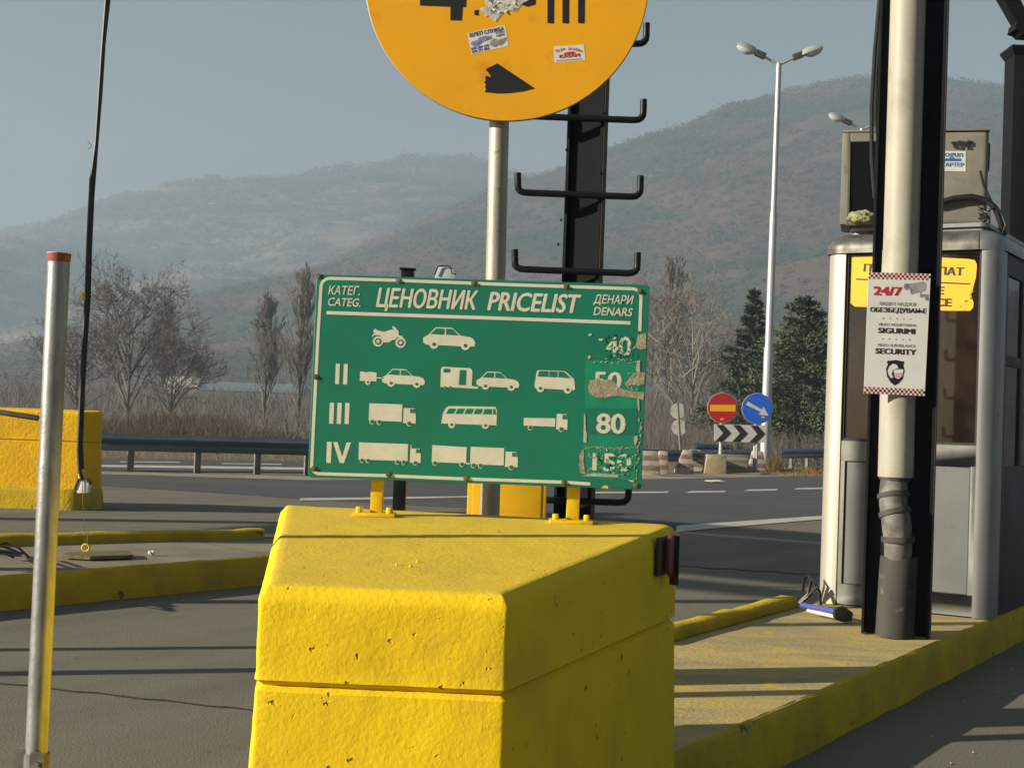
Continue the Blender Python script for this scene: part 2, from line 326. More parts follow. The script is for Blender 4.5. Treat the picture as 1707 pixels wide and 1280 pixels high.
def glass_mat():
    M = bpy.data.materials.new('dark_window_glass'); M.use_nodes = True; n = M.node_tree.nodes; l = M.node_tree.links
    n.remove(n['Principled BSDF']); out = n['Material Output']
    t = n.new('ShaderNodeBsdfTransparent'); t.inputs[0].default_value = (0.60, 0.59, 0.58, 1)
    g = n.new('ShaderNodeBsdfGlossy'); g.inputs['Roughness'].default_value = 0.03; g.inputs['Color'].default_value = (0.8, 0.8, 0.8, 1)
    fr = n.new('ShaderNodeFresnel'); fr.inputs['IOR'].default_value = 1.7
    mx = n.new('ShaderNodeMixShader'); l.new(fr.outputs[0], mx.inputs[0]); l.new(t.outputs[0], mx.inputs[1]); l.new(g.outputs[0], mx.inputs[2])
    df = n.new('ShaderNodeBsdfDiffuse'); df.inputs['Color'].default_value = (0.13, 0.085, 0.065, 1)   # thin uneven brown veil mixed over the glass
    tc = n.new('ShaderNodeTexCoord'); nz = n.new('ShaderNodeTexNoise'); nz.inputs['Scale'].default_value = 5; nz.inputs['Detail'].default_value = 6; l.new(tc.outputs['Object'], nz.inputs['Vector'])
    mr = n.new('ShaderNodeMapRange'); mr.inputs['From Min'].default_value = .35; mr.inputs['From Max'].default_value = .7; mr.inputs['To Min'].default_value = .06; mr.inputs['To Max'].default_value = .22; l.new(nz.outputs['Fac'], mr.inputs['Value'])
    m2 = n.new('ShaderNodeMixShader'); l.new(mr.outputs[0], m2.inputs[0]); l.new(mx.outputs[0], m2.inputs[1]); l.new(df.outputs[0], m2.inputs[2])
    l.new(m2.outputs[0], out.inputs[0]); return M
m_glass = glass_mat()

# ------------------------------------------------------------------ setting: ground, roads, islands, hills
def gp(px, py, z=0.0): return at_z(px, py, z)
RD = V(0.518, 0.855, 0); AX = V(0.855, -0.518, 0); UP = V(0, 0, 1)

g = MB(); g.poly([(-830, -60, -0.02), (1500, -60, -0.02), (1500, 2570, -0.02), (-830, 2570, -0.02)])
tag(g.build('ground', m_ground), kind='structure')
# toll plaza concrete: from behind the camera to the asphalt carriageway
edge = [(-700, 800), (-200, 802), (155, 809), (400, 824), (520, 833), (800, 848), (1130, 884), (1355, 863), (1700, 842), (2300, 812)]
ed = [gp(x, y, 0.0) for x, y in edge]
g = MB(); g.poly([V(-40, -30, 0), V(45, -30, 0), V(45, ed[-1].y, 0)] + ed[::-1] + [V(-40, ed[0].y, 0)])
tag(g.build('lane_pavement', m_lane), kind='structure')
far = [(-700, 774), (0, 784), (515, 799), (1130, 797), (1360, 791), (1700, 790), (2300, 790)]
fd = [gp(x, y, 0.0) for x, y in far]
g = MB(); g.poly([p+V(0, 0, 0.004) for p in ed] + [p+V(0, 0, 0.004) for p in fd[::-1]])
tag(g.build('carriageway_asphalt', m_asphalt), kind='structure')
# gravelly shoulder behind the carriageway
sh = [(x, y-(6 if x > 900 else 5)) for x, y in far]
g = MB(); g.poly([gp(x, y+1, 0.008) for x, y in far] + [gp(x, y, 0.008) for x, y in sh[::-1]])
tag(g.build('road_shoulder', m_shoulder), kind='structure')
# the opposite carriageway behind the guardrail on the left
g = MB(); g.poly([gp(-600, 776, 0.002), gp(520, 787, 0.002), gp(900, 787, 0.002), gp(900, 772, 0.002), gp(520, 768, 0.002), gp(-600, 756, 0.002)])
tag(g.build('opposite_carriageway', m_asphalt), kind='structure')
def strip(pts, z): g.poly([gp(x, y, z) for x, y in pts])
g = MB()
strip([(100, 777), (520, 783), (700, 784.5), (700, 780.5), (520, 779), (100, 773.5)], 0.006)
strip([(200, 770), (300, 771), (300, 769.6), (200, 768.6)], 0.006)
strip([(370, 773), (470, 774.5), (470, 773), (370, 771.8)], 0.006)
strip([(1128, 886), (1240, 876), (1360, 866), (1700, 843), (1700, 839), (1360, 860), (1240, 868), (1128, 876)], 0.009)
strip([(500, 834), (600, 832.5), (790, 828.5), (790, 826.5), (600, 829), (500, 830)], 0.009)
for x0, x1, y in ((985, 1112, 820.5), (1142, 1207, 819.5), (1240, 1294, 816.5), (1322, 1380, 814), (1410, 1460, 812), (1500, 1560, 809)):
    strip([(x0, y+1.6), (x1, y-0.4+1.2), (x1+4, y-1.8), (x0+8, y-1.0)], 0.009)
tag(g.build('lane_marking', m_line), kind='structure')
# joint in the lane concrete
g = MB()
for a, b, h in (((-30, 1134), (425, 1183), 1.6), ((1100, 941), (1375, 958), 1.0)):
    n_ = 12; up_ = []; dn_ = []
    for i in range(n_+1):
        t = i/n_; x = a[0]+(b[0]-a[0])*t; y = a[1]+(b[1]-a[1])*t + math.sin(i*2.1)*1.2
        up_.append(gp(x, y-h/2, 0.004)); dn_.append(gp(x, y+h/2, 0.004))
    g.poly(up_+dn_[::-1])
tag(g.build('pavement_joint', m_joint), kind='structure')

def island(name, pts, z, lip=None, fil=.25):
    # worn concrete top inside a yellow painted kerb with a broken edge
    poly = fillet([V(x, y, 0) for x, y in pts], fil, 4)
    res = []
    for i, p in enumerate(poly):
        q = poly[(i+1) % len(poly)]; k = max(1, int((q-p).length/0.07))
        for j in range(k): res.append(p.lerp(q, j/k))
    n_ = len(res); c = sum(res, V(0, 0, 0))/n_
    ar = sum(res[i].x*res[(i+1) % n_].y-res[(i+1) % n_].x*res[i].y for i in range(n_))
    if ar < 0: res = res[::-1]
    nor = []
    for i in range(n_):
        t = (res[(i+1) % n_]-res[i-1]).normalized(); nor.append(V(t.y, -t.x, 0))
    rings = [(0.0, 0.012), (z*0.5, 0.006), (z-0.03, 0.0), (z-0.008, -0.010), (z, -0.028)]
    mb = MB(); vs = []
    for zi, off in rings:
        for i in range(n_):
            w_ = noise.noise(res[i]*3.0+V(0, 0, zi*20))*0.010 + noise.noise(res[i]*14+V(3, 0, zi*40))*0.006
            vs.append(res[i]+nor[i]*(off+w_)+V(0, 0, zi + (noise.noise(res[i]*9)*0.006 if zi > z*0.8 else 0)))
    fs = []
    for r_ in range(len(rings)-1):
        for i in range(n_):
            j = (i+1) % n_
            fs.append((r_*n_+i, r_*n_+j, (r_+1)*n_+j, (r_+1)*n_+i))
    mb.add(vs, fs)
    kerb = mb.build(name+'_kerb', m_kerb, smooth=True); tag(kerb, kind='structure')
    top = MB(); top.poly([res[i]-nor[i]*0.02+V(0, 0, z-0.004) for i in range(n_)])
    t = top.build(name+'_top', m_island if lip != 'grey' else m_island_grey); tag(t, kind='structure')
    return res

ISL = 0.2
island('traffic_island', [(0.52, 4.375), (2.16, 7.08), (8.9, 18.2), (7.9, 18.8), (1.74, 8.38), (0.76, 6.72), (0.1, 6.05), (-0.3, 5.6), (-0.66, 4.75), (-0.62, 4.53)], ISL, None, .05)
island('left_traffic_island', [(-5.6, 4.6), (-2.93, 8.23), (-1.74, 9.88), (-0.35, 11.8), (-0.2, 12.9), (-1.92, 11.42), (-3.22, 10.3), (-7.0, 6.9)], ISL, 'grey')
gt = MB(); rg = random.Random(9)
for k in range(420):
    x, y = rg.uniform(-4.5, 3.2), rg.uniform(3.9, 9.5) if rg.random() < .8 else rg.uniform(9.5, 16); p = V(x, y, .003); r_ = rg.uniform(.003, .008)
    gt.add([p+V(r_, 0, 0), p+V(-r_*.6, r_*.9, 0), p+V(-r_*.7, -r_*.8, 0), p+V(rg.uniform(-.3, .3)*r_, 0, r_*rg.uniform(.6, 1.2))], [(0, 1, 3), (1, 2, 3), (2, 0, 3)])
tag(gt.build('grit', m_line), kind='stuff')
# raised yellow lips along the far edges of the islands
def lip(name, p, q, w_, z0, h):
    mb = MB(); p = V(*p, z0); q = V(*q, z0); d = (q-p); k = int(d.length/0.12); n_ = V(-d.y, d.x, 0).normalized()
    rows = []
    for i in range(k+1):
        c = p+d*(i/k); wob = n_*(noise.noise(c*4)*0.012); hh = h+noise.noise(c*5+V(9, 0, 0))*0.012
        rows.append([c+wob, c+wob+UP*(hh-0.015), c+wob+n_*0.02+UP*hh, c+wob+n_*(w_-0.02)+UP*hh, c+wob+n_*w_+UP*(hh-0.015), c+wob+n_*w_])
    vs = [v for r_ in rows for v in r_]; fs = []
    for i in range(k):
        for j in range(5): fs.append((i*6+j, (i+1)*6+j, (i+1)*6+j+1, i*6+j+1))
    fs += [tuple(range(6)), tuple(range(k*6, k*6+6))[::-1]]
    mb.add(vs, fs); tag(mb.build(name, m_kerb, smooth=True), kind='structure')
lip('island_edge_lip', (0.70, 6.60), (1.68, 8.25), 0.12, ISL-0.02, 0.07)
lip('left_island_edge_lip', (-6.6, 7.3), (-3.22, 10.25), 0.12, ISL-0.02, 0.09)
lip('left_island_edge_lip', (-3.20, 10.27), (-1.9, 11.38), 0.12, ISL-0.02, 0.09)

# hills: ridge lines taken from the photograph, given real distance and height
def hill(name, ridge, D, foot, mat, seed, nx=260, ny=70, rough=1.0, forest=0, size=9.0, fmat=None, fname=None, back=1.25):
    pts = [(at(px, py, D).x, at(px, py, D).z) for px, py in ridge]
    x0, x1 = pts[0][0], pts[-1][0]
    def rz(x):
        for (xa, za), (xb, zb) in zip(pts, pts[1:]):
            if xa <= x <= xb:
                t = (x-xa)/(xb-xa); return za+(zb-za)*t
        return pts[0][1] if x < x0 else pts[-1][1]
    def rzs(x): 
        s = (x1-x0)*0.012; return (rz(x-s)+2*rz(x)+rz(x+s))/4
    def height(x, t):
        zr = max(rzs(x), 0)
        prof = (t**1.25 if t <= 1 else 1-(t-1)*1.6)
        y = foot+(D-foot)*t
        nn = fbm((x/420+seed, y/420, seed), 5)*0.20*zr*rough*math.sin(min(t, 1)*math.pi) + noise.noise(V(x/60, y/60, seed))*4*rough
        return V(x, y, max(-2, zr*prof+nn*(0.8 if t < 1.05 else 0.3)))
    mb = MB(); vs = []; fs = []
    for j in range(ny+1):
        t = back*j/ny
        for i in range(nx+1): vs.append(height(x0+(x1-x0)*i/nx, t))
    for j in range(ny):
        for i in range(nx): fs.append((j*(nx+1)+i, j*(nx+1)+i+1, (j+1)*(nx+1)+i+1, (j+1)*(nx+1)+i))
    mb.add(vs, fs); tag(mb.build(name, mat, smooth=True, angle=180), kind='structure')
    if forest:
        NRM = []
        rd = random.Random(seed*13+1); fm = MB(); n_ = 0
        while n_ < forest:
            x = rd.uniform(x0, x1); t = 1.0-abs(rd.gauss(0, 0.33)) if rd.random() < 0.75 else rd.uniform(0.02, 1.0)
            if t < 0.02 or t > 1.03: continue
            p = height(x, t)
            if p.z < 1 or fbm((x/160, p.y/260, seed+5), 4) < -0.62 + (0.0 if t > 0.95 else 0.12): continue
            s = size*rd.uniform(0.45, 1.25)*(0.55+0.45*(p.y/D))*((1.2+1.6*max(0, noise.noise(V(x/45, seed, 0)))) if t > .95 else 1); a = rd.uniform(0, 6.28)
            for k in range(8):
                c_ = p+V(rd.gauss(0, .28), rd.gauss(0, .28), rd.uniform(-.1, .6))*s; r_ = s*rd.uniform(.14, .27)
                nn_ = ((c_-p)/s*.9+V(-.15, -.45, .55)).normalized(); b_ = nn_.cross(V(rd.gauss(0, 1), rd.gauss(0, 1), rd.gauss(0, 1))).normalized(); e_ = nn_.cross(b_)
                fm.add([c_+b_*r_, c_-b_*r_*.5+e_*r_*.8, c_-b_*r_*.5-e_*r_*.8], [(0, 1, 2)])
                NRM += [nn_, nn_, nn_]
            n_ += 1
        fo_ = tag(fm.build(fname, fmat or m_forest, smooth=True, angle=180), kind='stuff'); fo_.data.normals_split_custom_set_from_vertices([tuple(v) for v in NRM])
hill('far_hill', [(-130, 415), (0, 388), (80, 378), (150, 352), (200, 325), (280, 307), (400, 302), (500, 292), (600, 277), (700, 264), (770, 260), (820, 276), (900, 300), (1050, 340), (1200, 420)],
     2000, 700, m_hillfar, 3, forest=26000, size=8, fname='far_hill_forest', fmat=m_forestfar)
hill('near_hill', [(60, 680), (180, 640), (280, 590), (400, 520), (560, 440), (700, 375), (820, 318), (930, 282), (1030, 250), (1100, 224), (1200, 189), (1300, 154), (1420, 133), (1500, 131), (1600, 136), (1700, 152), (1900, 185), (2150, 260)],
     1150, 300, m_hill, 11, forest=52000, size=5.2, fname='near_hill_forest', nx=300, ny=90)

# ------------------------------------------------------------------ the big yellow barrier under the price sign
def concrete_barrier(name, label, plan, z0, ztop, seam, mat, cell=0.018, fil=0.03):
    c = sum((V(*p, 0) for p in plan), V(0, 0, 0))/len(plan)
    root = thing(name, label, 'concrete barrier', V(c.x, c.y, z0))
    cs_ = [V(*p, 0) for p in plan]
    if sum(cs_[i].x*cs_[(i+1) % len(cs_)].y-cs_[(i+1) % len(cs_)].x*cs_[i].y for i in range(len(cs_))) < 0: cs_ = cs_[::-1]
    cnt = [max(1, int((cs_[(i+1) % len(cs_)]-p).length/cell)) for i, p in enumerate(cs_)]
    def ring_(d):      # outline moved inwards by d, always the same number of points
        out = []
        for i, p in enumerate(cs_):
            e0 = (p-cs_[i-1]).normalized(); e1 = (cs_[(i+1) % len(cs_)]-p).normalized()
            n0 = V(-e0.y, e0.x, 0); n1 = V(-e1.y, e1.x, 0); b = (n0+n1); b = b/max(.35, b.length_squared)*2
            out.append(p+b*d)
        f_ = fillet(out, max(.004, fil-d*.35), 5); rr_ = []
        for c_ in range(len(cs_)):
            seg = f_[c_*6:c_*6+6]; rr_ += seg
            nx_ = f_[((c_+1)*6) % len(f_)]
            rr_ += [seg[-1].lerp(nx_, k/cnt[c_]) for k in range(1, cnt[c_])]
        return rr_
    res = ring_(0); n_ = len(res)
    nor = [V((res[(i+1) % n_]-res[i-1]).y, -(res[(i+1) % n_]-res[i-1]).x, 0).normalized() for i in range(n_)]
    rows = []
    zm = 0.75
    hs_ = [z0+(seam-0.012-z0)*i/int(max(4, (seam-z0)/cell)) for i in range(int(max(4, (seam-z0)/cell))+1)]
    for z in hs_: rows.append((z, 0.022*(seam-z)/(seam-z0), 0))
    rows += [(seam-0.006, -0.007, 0), (seam, -0.014, 0), (seam+0.006, -0.007, 0), (seam+0.012, 0.002, 0)]
    rows += [(None, 0.0, f) for f in [i/12 for i in range(1, 13)]]
    rows += [(None, -0.002, 'c1'), (None, -0.019, 'c2'), (None, -0.027, 'c3')]
    mb = MB(); vs = []
    for z, off, f in rows:
        rg_ = ring_(-off) if off < 0 else res
        for i in range(n_):
            p = rg_[i]; zt = ztop(p.x, p.y)
            if z is not None: zz = z
            elif f == 'c1': zz = zt-0.024
            elif f == 'c2': zz = zt-0.003
            elif f == 'c3': zz = zt
            else: zz = seam+0.012+(zt-0.034-seam-0.012)*f
            q = V(p.x, p.y, zz)
            d = noise.noise(q*7)*0.0014+noise.noise(q*26)*0.0012+noise.noise(q*70)*0.0007
            vs.append(q+nor[i]*(max(0, off)+d)+UP*(noise.noise(q*18+V(4, 4, 4))*0.0012 if f else 0))
    nr = len(rows); cc = sum(res, V(0, 0, 0))/n_
    K = 26
    for k in range(1, K):
        s = 1-k/K
        for i in range(n_):
            b = rg_[i]; p = cc+(b-cc)*s; q = V(p.x, p.y, ztop(p.x, p.y))
            vs.append(q+UP*(noise.noise(q*16)*0.0010+noise.noise(q*50)*0.0006+noise.noise(q*5)*0.0012))
    vs.append(V(cc.x, cc.y, ztop(cc.x, cc.y)))
    fs = []
    for r_ in range(nr+K-2):
        for i in range(n_):
            j = (i+1) % n_; fs.append((r_*n_+i, r_*n_+j, (r_+1)*n_+j, (r_+1)*n_+i))
    lr = (nr+K-2)*n_
    for i in range(n_): fs.append((lr+i, lr+(i+1) % n_, len(vs)-1))
    mb.add(vs, fs)
    mb.build('body', mat, root, smooth=True, angle=32)
    return root
FLp, FRp = at(431, 985, 3.03), at(849, 993, 3.012)
RBp, BLp = at(1130, 880, 4.30), at(466, 845, 4.47)
ztop = lambda x, y: 0.834+(y-3.03)*0.0545
bar = concrete_barrier('concrete_barrier', 'big bright yellow concrete barrier block in front carrying the green price sign',
    [(FLp.x, FLp.y), (FRp.x, FRp.y), (RBp.x, RBp.y), (RBp.x-0.03, RBp.y+0.06), (BLp.x, BLp.y+0.02)], 0.0, ztop, 0.6256, m_yellow, fil=0.010)
bar_copy_src = bar
# reflector bolted to its right face
nrm = V(FRp.x-RBp.x, FRp.y-RBp.y, 0).normalized(); fn = V(-nrm.y, nrm.x, 0)
if fn.x < 0: fn = -fn
fp = Plane(V(RBp.x, RBp.y, 0)+fn*0.004, fn)
c = fp.at(1104, 925); tdir = -nrm
mb = MB(); mb.box(c-tdir*0.075-UP*0.055, tdir*0.11, fn*0.010, UP*0.11); refl = mb.build('reflector', m_reflbody, bar, bevel=0.004)
mb = MB(); q = c+fn*0.012-tdir*0.02-UP*0.075
mb.prism([q+UP*0.03, q+tdir*0.055+UP*0.005, q+tdir*0.055+UP*0.135, q+UP*0.125], fn*0.016)
mb.build('lens', m_redlens, refl, bevel=0.005)
mb = MB(); mb.box(q+tdir*0.062-UP*0.012, tdir*0.005, fn*0.026, UP*0.155); mb.build('reflector_plate', m_reflbody, refl)
mb = MB()
for px, py in ((661, 944), (684, 946), (696, 941)):
    p = at_z(px, py, 0.85); p = V(p.x, p.y, ztop(p.x, p.y))
    mb.tube([p-UP*0.01, p+UP*0.006], 0.003, 6)
mb.build('bolt_stub', m_yellow, bar)

# ------------------------------------------------------------------ price sign
YS = 4.235
sp = Plane(V(0, YS, 0), V(0, -1, 0))
sign = thing('price_sign', 'green bilingual toll price list board with white vehicle symbols on two yellow posts', 'sign', at(790, 860, 4.29))
TL, TR, BR, BL_ = [sp.at(*p) for p in ((528, 457), (1083, 475), (1069, 816), (513, 795))]
mb = MB(); outl = fillet([TL, TR, BR, BL_], 0.012, 3)
mb.prism(outl, V(0, 0.012, 0)); panel = mb.build('panel', m_signgreen, sign, bevel=0.0015, seg=1)
mb = MB()
for y in (520, 760):
    a_, b_ = sp.at(540, y), sp.at(1055, y+18); mb.box(a_+V(0, 0.014, -0.02), (b_-a_), V(0, 0.02, 0), V(0, 0, 0.04))
mb.build('back_rail', m_signedge, sign)
for x0, x1, yb in ((617, 637, 851), (944, 965, 866)):
    mb = MB(); a_ = at(x0, yb, 4.275); b_ = at(x1, yb, 4.275); zb = ztop(0, 4.285)
    top_ = at(x0, 500, 4.275)
    mb.box(V(a_.x, 4.270, zb), V(b_.x-a_.x, 0, 0), V(0, 0.036, 0), V((top_.z-zb)*0.004, 0, top_.z-zb))
    post = mb.build('post', m_yellow_metal, sign, bevel=0.003)
    mb = MB(); mb.box(V(a_.x-0.05, 4.242, zb-0.002), V(b_.x-a_.x+0.09, 0, 0), V(0, 0.075, 0), V(0, 0, 0.011))
    for dx in (-0.032, b_.x-a_.x+0.022):
        mb.tube([V(a_.x+dx, 4.260, zb+0.005), V(a_.x+dx, 4.260, zb+0.026)], 0.009, 6)
        mb.tube([V(a_.x+dx, 4.303, zb+0.005), V(a_.x+dx, 4.303, zb+0.022)], 0.009, 6)
    mb.build('base_plate', m_yellow_metal, post, bevel=0.002)
OFF = 0.0006
def poly_on(mb, pl, pts, off): mb.poly([pl.at(x, y, off) for x, y in pts]); return mb
def circ(cx, cy, r, n=20): return [(cx+r*math.cos(i*2*math.pi/n), cy+r*math.sin(i*2*math.pi/n)) for i in range(n)]
# border line as a ribbon
def ribbon(mb, pl, pts, wpx, off):
    n_ = len(pts)
    L, Rr = [], []
    for i in range(n_):
        a_ = pts[max(0, i-1)]; b_ = pts[min(n_-1, i+1)]; dx, dy = b_[0]-a_[0], b_[1]-a_[1]; l_ = math.hypot(dx, dy) or 1
        L.append(pl.at(pts[i][0]-dy/l_*wpx/2, pts[i][1]+dx/l_*wpx/2, off)); Rr.append(pl.at(pts[i][0]+dy/l_*wpx/2, pts[i][1]-dx/l_*wpx/2, off))
    for i in range(n_-1): mb.poly([L[i], Rr[i], Rr[i+1], L[i+1]])
def arc(cx, cy, r, a0, a1, n=7): return [(cx+r*math.cos(R(a0+(a1-a0)*i/n)), cy+r*math.sin(R(a0+(a1-a0)*i/n))) for i in range(n+1)]
border = [(984, 806.5), (940, 803.5), (760, 797.5), (640, 792.5)] + arc(533, 776, 13.5, 95, 178) + [(523, 700), (530, 560)] + arc(550, 479, 15, 182, 270) + [(650, 467), (860, 475), (1000, 479.5)] + arc(1054, 496, 14.5, -85, 2) + [(1067.5, 520), (1066.5, 552)]
mb = MB(); ribbon(mb, sp, border, 5.2, OFF); ribbon(mb, sp, [(544.5, 521.3), (800, 529.5), (1051, 538.3)], 5.6, OFF)
mb.build('border_line', m_signwhite, panel)
def signtext(s, p0, p1, cap, bold=0.02, shear=0.0, pl=sp, off=OFF, upv=UP):
    a_ = pl.at(*p0, off); b_ = pl.at(*p1, off); c_ = pl.at(p0[0], p0[1]-cap, off)
    return text_mb(s, a_, b_, (c_-a_).length, upv, bold, shear)
def merge(*mbs):
    o = MB()
    for x in mbs: o.add(x.v, x.f)
    return o
def lettering(name, mat, parent, *mbs):
    for x in mbs: x.build(name, mat, parent)
SH = 0.22
lettering('heading_lettering', m_signwhite, panel, signtext('КАТЕГ.', (547, 490.6), (600, 491.8), 14.6, 0.022, SH), signtext('CATEG.', (546.6, 509.3), (601, 511.3), 14, 0.022, SH),
    signtext('ЦЕНОВНИК', (626.5, 511), (797, 516), 31, 0.03, SH), signtext('PRICELIST', (812, 516.5), (968.5, 521.5), 31.5, 0.03, SH),
    signtext('ДЕНАРИ', (989, 505.5), (1056.5, 507.3), 14.5, 0.022, SH), signtext('DENARS', (989, 525), (1055, 527.3), 14, 0.022, SH))
def bar_(x0, x1, y0, y1, lean=0.04):
    d = (y1-y0)*lean; poly_on(mb, sp, [(x0, y1), (x1, y1+0.4), (x1+d, y0+0.4), (x0+d, y0)], OFF)
mb = MB(); bar_(558.5, 565.2, 606, 640); bar_(571.8, 578.6, 606.5, 640.5)
mb.build('numeral_lettering', m_signwhite, panel); mb = MB()
for x in (548.5, 561.2, 574.2): bar_(x, x+7.2, 671+(x-548)*.02, 706+(x-548)*.02)
mb.build('numeral_lettering', m_signwhite, panel); mb = MB()
bar_(543.8, 551.6, 736, 771)
poly_on(mb, sp, [(555.2, 736.6), (562.6, 736.8), (570.6, 761), (577.6, 737.4), (585.2, 737.6), (573.4, 771.6), (566.2, 771.3)], OFF)
mb.build('numeral_lettering', m_signwhite, panel)
# pictograms: outlines in unit boxes, y down; (white polygons, green window polygons)
def wheel(cx, cy, r, rx): return [(cx+rx*math.cos(i*math.pi/9), cy+r*math.sin(i*math.pi/9)) for i in range(18)]
CAR = dict(w=[[(0, .50), (.03, .46), (.10, .34), (.235, .0), (.545, .0), (.715, .35), (.89, .40), (.96, .48), (1, .66), (.985, .82), (.93, .84), (.07, .82), (.0, .72)]],
           g=[[(.13, .32), (.245, .05), (.395, .05), (.395, .33)], [(.43, .33), (.43, .05), (.545, .05), (.675, .335)]], wheels=[(.21, .79, .21), (.81, .80, .21)])
VAN = dict(w=[[(.0, .70), (.05, .05), (.08, .0), (.72, .0), (.78, .05), (.97, .36), (1, .78), (.98, .86), (.02, .82)]],
           g=[[(.07, .29), (.105, .03), (.33, .03), (.33, .29)], [(.355, .29), (.355, .03), (.55, .03), (.55, .29)], [(.58, .29), (.58, .03), (.71, .03), (.88, .31)]], wheels=[(.15, .82, .18), (.82, .84, .18)])
BUS = dict(w=[[(.0, .82), (.02, .4), (.07, .14), (.12, .04), (.97, .0), (1, .15), (1, .82)]],
           g=[[(.075, .38), (.13, .15), (.255, .14), (.215, .37)], [(.25, .37), (.29, .14), (.415, .13), (.375, .36)], [(.41, .36), (.45, .13), (.58, .12), (.54, .35)], [(.575, .35), (.615, .12), (.745, .11), (.705, .34)], [(.74, .34), (.78, .11), (.905, .10), (.905, .34)], [(.93, .34), (.93, .10), (.965, .10), (.98, .34)]], wheels=[(.19, .86, .155), (.80, .84, .155)])
TRUCK = dict(w=[[(0, 0), (.705, .0), (.705, .80), (0, .80)], [(.735, .16), (.96, .16), (.985, .3), (1, .55), (1, .86), (.73, .86), (.73, .80), (.735, .4)]],
             g=[[(.875, .19), (.915, .19), (.925, .38), (.875, .38)], [(.93, .19), (.955, .19), (.975, .38), (.94, .38)]], rings=[(.075, .85, .13), (.225, .85, .13), (.865, .87, .13)])
FLAT = dict(w=[[(0, .28), (.72, .25), (.72, .70), (0, .70)], [(.75, .0), (.97, .0), (1, .3), (1, .84), (.745, .84)]],
            g=[[(.88, .03), (.925, .03), (.935, .28), (.88, .28)], [(.94, .03), (.96, .03), (.98, .28), (.945, .28)]], rings=[(.16, .80, .155), (.865, .82, .155)])
LORRY = dict(w=[[(0, 0), (.79, .0), (.79, .80), (0, .80)], [(.83, .20), (.835, 0.02), (.845, .02), (.845, .20), (.98, .20), (1, .5), (1, .86), (.825, .86)]],
             g=[[(.92, .22), (.95, .22), (.955, .4), (.92, .4)], [(.96, .22), (.975, .22), (.985, .4), (.963, .4)]], rings=[(.06, .84, .12), (.155, .84, .12), (.63, .86, .12), (.73, .86, .12), (.915, .87, .12)])
TRAILER = dict(w=[[(0, .05), (.1, .0), (.3, .06), (.6, .02), (.95, .06), (.95, .70), (0, .70)], [(.95, .40), (1.35, .40), (1.35, .47), (.95, .47)]], g=[], wheels=[(.46, .78, .20)])
CARAVAN = dict(w=[[(0, .95), (0, .1), (.05, 0), (.93, .02), (1, .12), (1.0, .86), (1.2, .88), (1.2, .98), (.6, .96)]],
               g=[[(.08, .08), (.29, .08), (.29, .26), (.08, .26)], [(.60, .12), (.80, .12), (.80, .82), (.58, .82)]], rings=[(.15, .94, .055), (.31, .94, .055)])
BOX2 = dict(w=[[(0, 0), (1, .04), (1, .82), (0, .82)], [(1, .80), (1.13, .80), (1.13, .86), (1, .86)]], g=[], rings=[(.1, .87, .13), (.88, .88, .13)])
MOTO = dict(w=[[(.02, .25), (.09, .13), (.12, .19), (.17, .22), (.35, .28), (.55, .17), (.64, .17), (.585, .05), (.6, .0), (.68, .04), (.73, .17), (.78, .20), (.79, .42), (.90, .44), (.92, .50), (.74, .52), (.70, .62), (.60, .66), (.50, .78), (.31, .78), (.27, .60), (.24, .45), (.08, .44), (.0, .55), (.0, .47), (.06, .36)]],
            g=[], rings2=[(.18, .74, .25), (.855, .76, .25)])
def pict(sh, x0, y0, x1, y1, name, rot=0.036):
    wm, gm = MB(), MB(); W, H = x1-x0, y1-y0; cx, cy = (x0+x1)/2, (y0+y1)/2
    def tr(p):
        dx, dy = (p[0]-.5)*W, (p[1]-.5)*H; return (cx+dx-dy*rot, cy+dy+dx*rot)
    def ad(mb_, pts, off): poly_on(mb_, sp, [tr(p) for p in pts], off)
    for p in sh['w']: ad(wm, p, OFF)
    for p in sh['g']: ad(gm, p, OFF*2)
    for wx, wy, r in sh.get('wheels', []):
        ad(wm, wheel(wx, wy, r, r*H/W), OFF*1.3); ad(gm, wheel(wx, wy, r*.4, r*.4*H/W), OFF*2.2)
    for wx, wy, r in sh.get('rings', []):
        ad(wm, wheel(wx, wy, r, r*H/W), OFF*1.3); ad(gm, wheel(wx, wy, r*.74, r*.74*H/W), OFF*2.2)
    for wx, wy, r in sh.get('rings2', []):
        ad(wm, wheel(wx, wy, r, r*H/W), OFF*1.3); ad(gm, wheel(wx, wy, r*.62, r*.62*H/W), OFF*2.2)
    o = wm.build(name, m_signwhite, panel)
    for wx, wy, r in sh.get('rings2', []):
        ad2 = MB(); poly_on(ad2, sp, [tr(p) for p in wheel(wx, wy, r*.33, r*.33*H/W)], OFF*2.8); gm_ = ad2.build('wheel_hub', m_signwhite, panel)
    gm.build(name+'_cutout', m_signgreen, panel)
pict(MOTO, 620.4, 543.7, 676.3, 578.8, 'motorcycle_symbol')
pict(CAR, 705.6, 546.3, 792.6, 582.3, 'car_symbol')
pict(TRAILER, 599.8, 619.4, 629, 642, 'trailer_symbol'); pict(CAR, 637, 615.4, 708.6, 645.5, 'car_symbol')
pict(CARAVAN, 734.6, 612.2, 787, 647.5, 'caravan_symbol'); pict(CAR, 794.5, 620, 866, 650.3, 'car_symbol')
pict(VAN, 891, 618, 959, 654.5, 'van_symbol')
pict(TRUCK, 615, 673.5, 693.3, 709.5, 'truck_symbol'); pict(BUS, 736, 676.5, 828, 714, 'bus_symbol'); pict(FLAT, 873, 689, 946, 719.7, 'flatbed_symbol')
pict(LORRY, 597.8, 739, 701.5, 774.5, 'lorry_symbol'); pict(BOX2, 720, 742.8, 777.5, 777.3, 'trailer_symbol'); pict(TRUCK, 784, 746, 863.4, 782.3, 'truck_symbol')
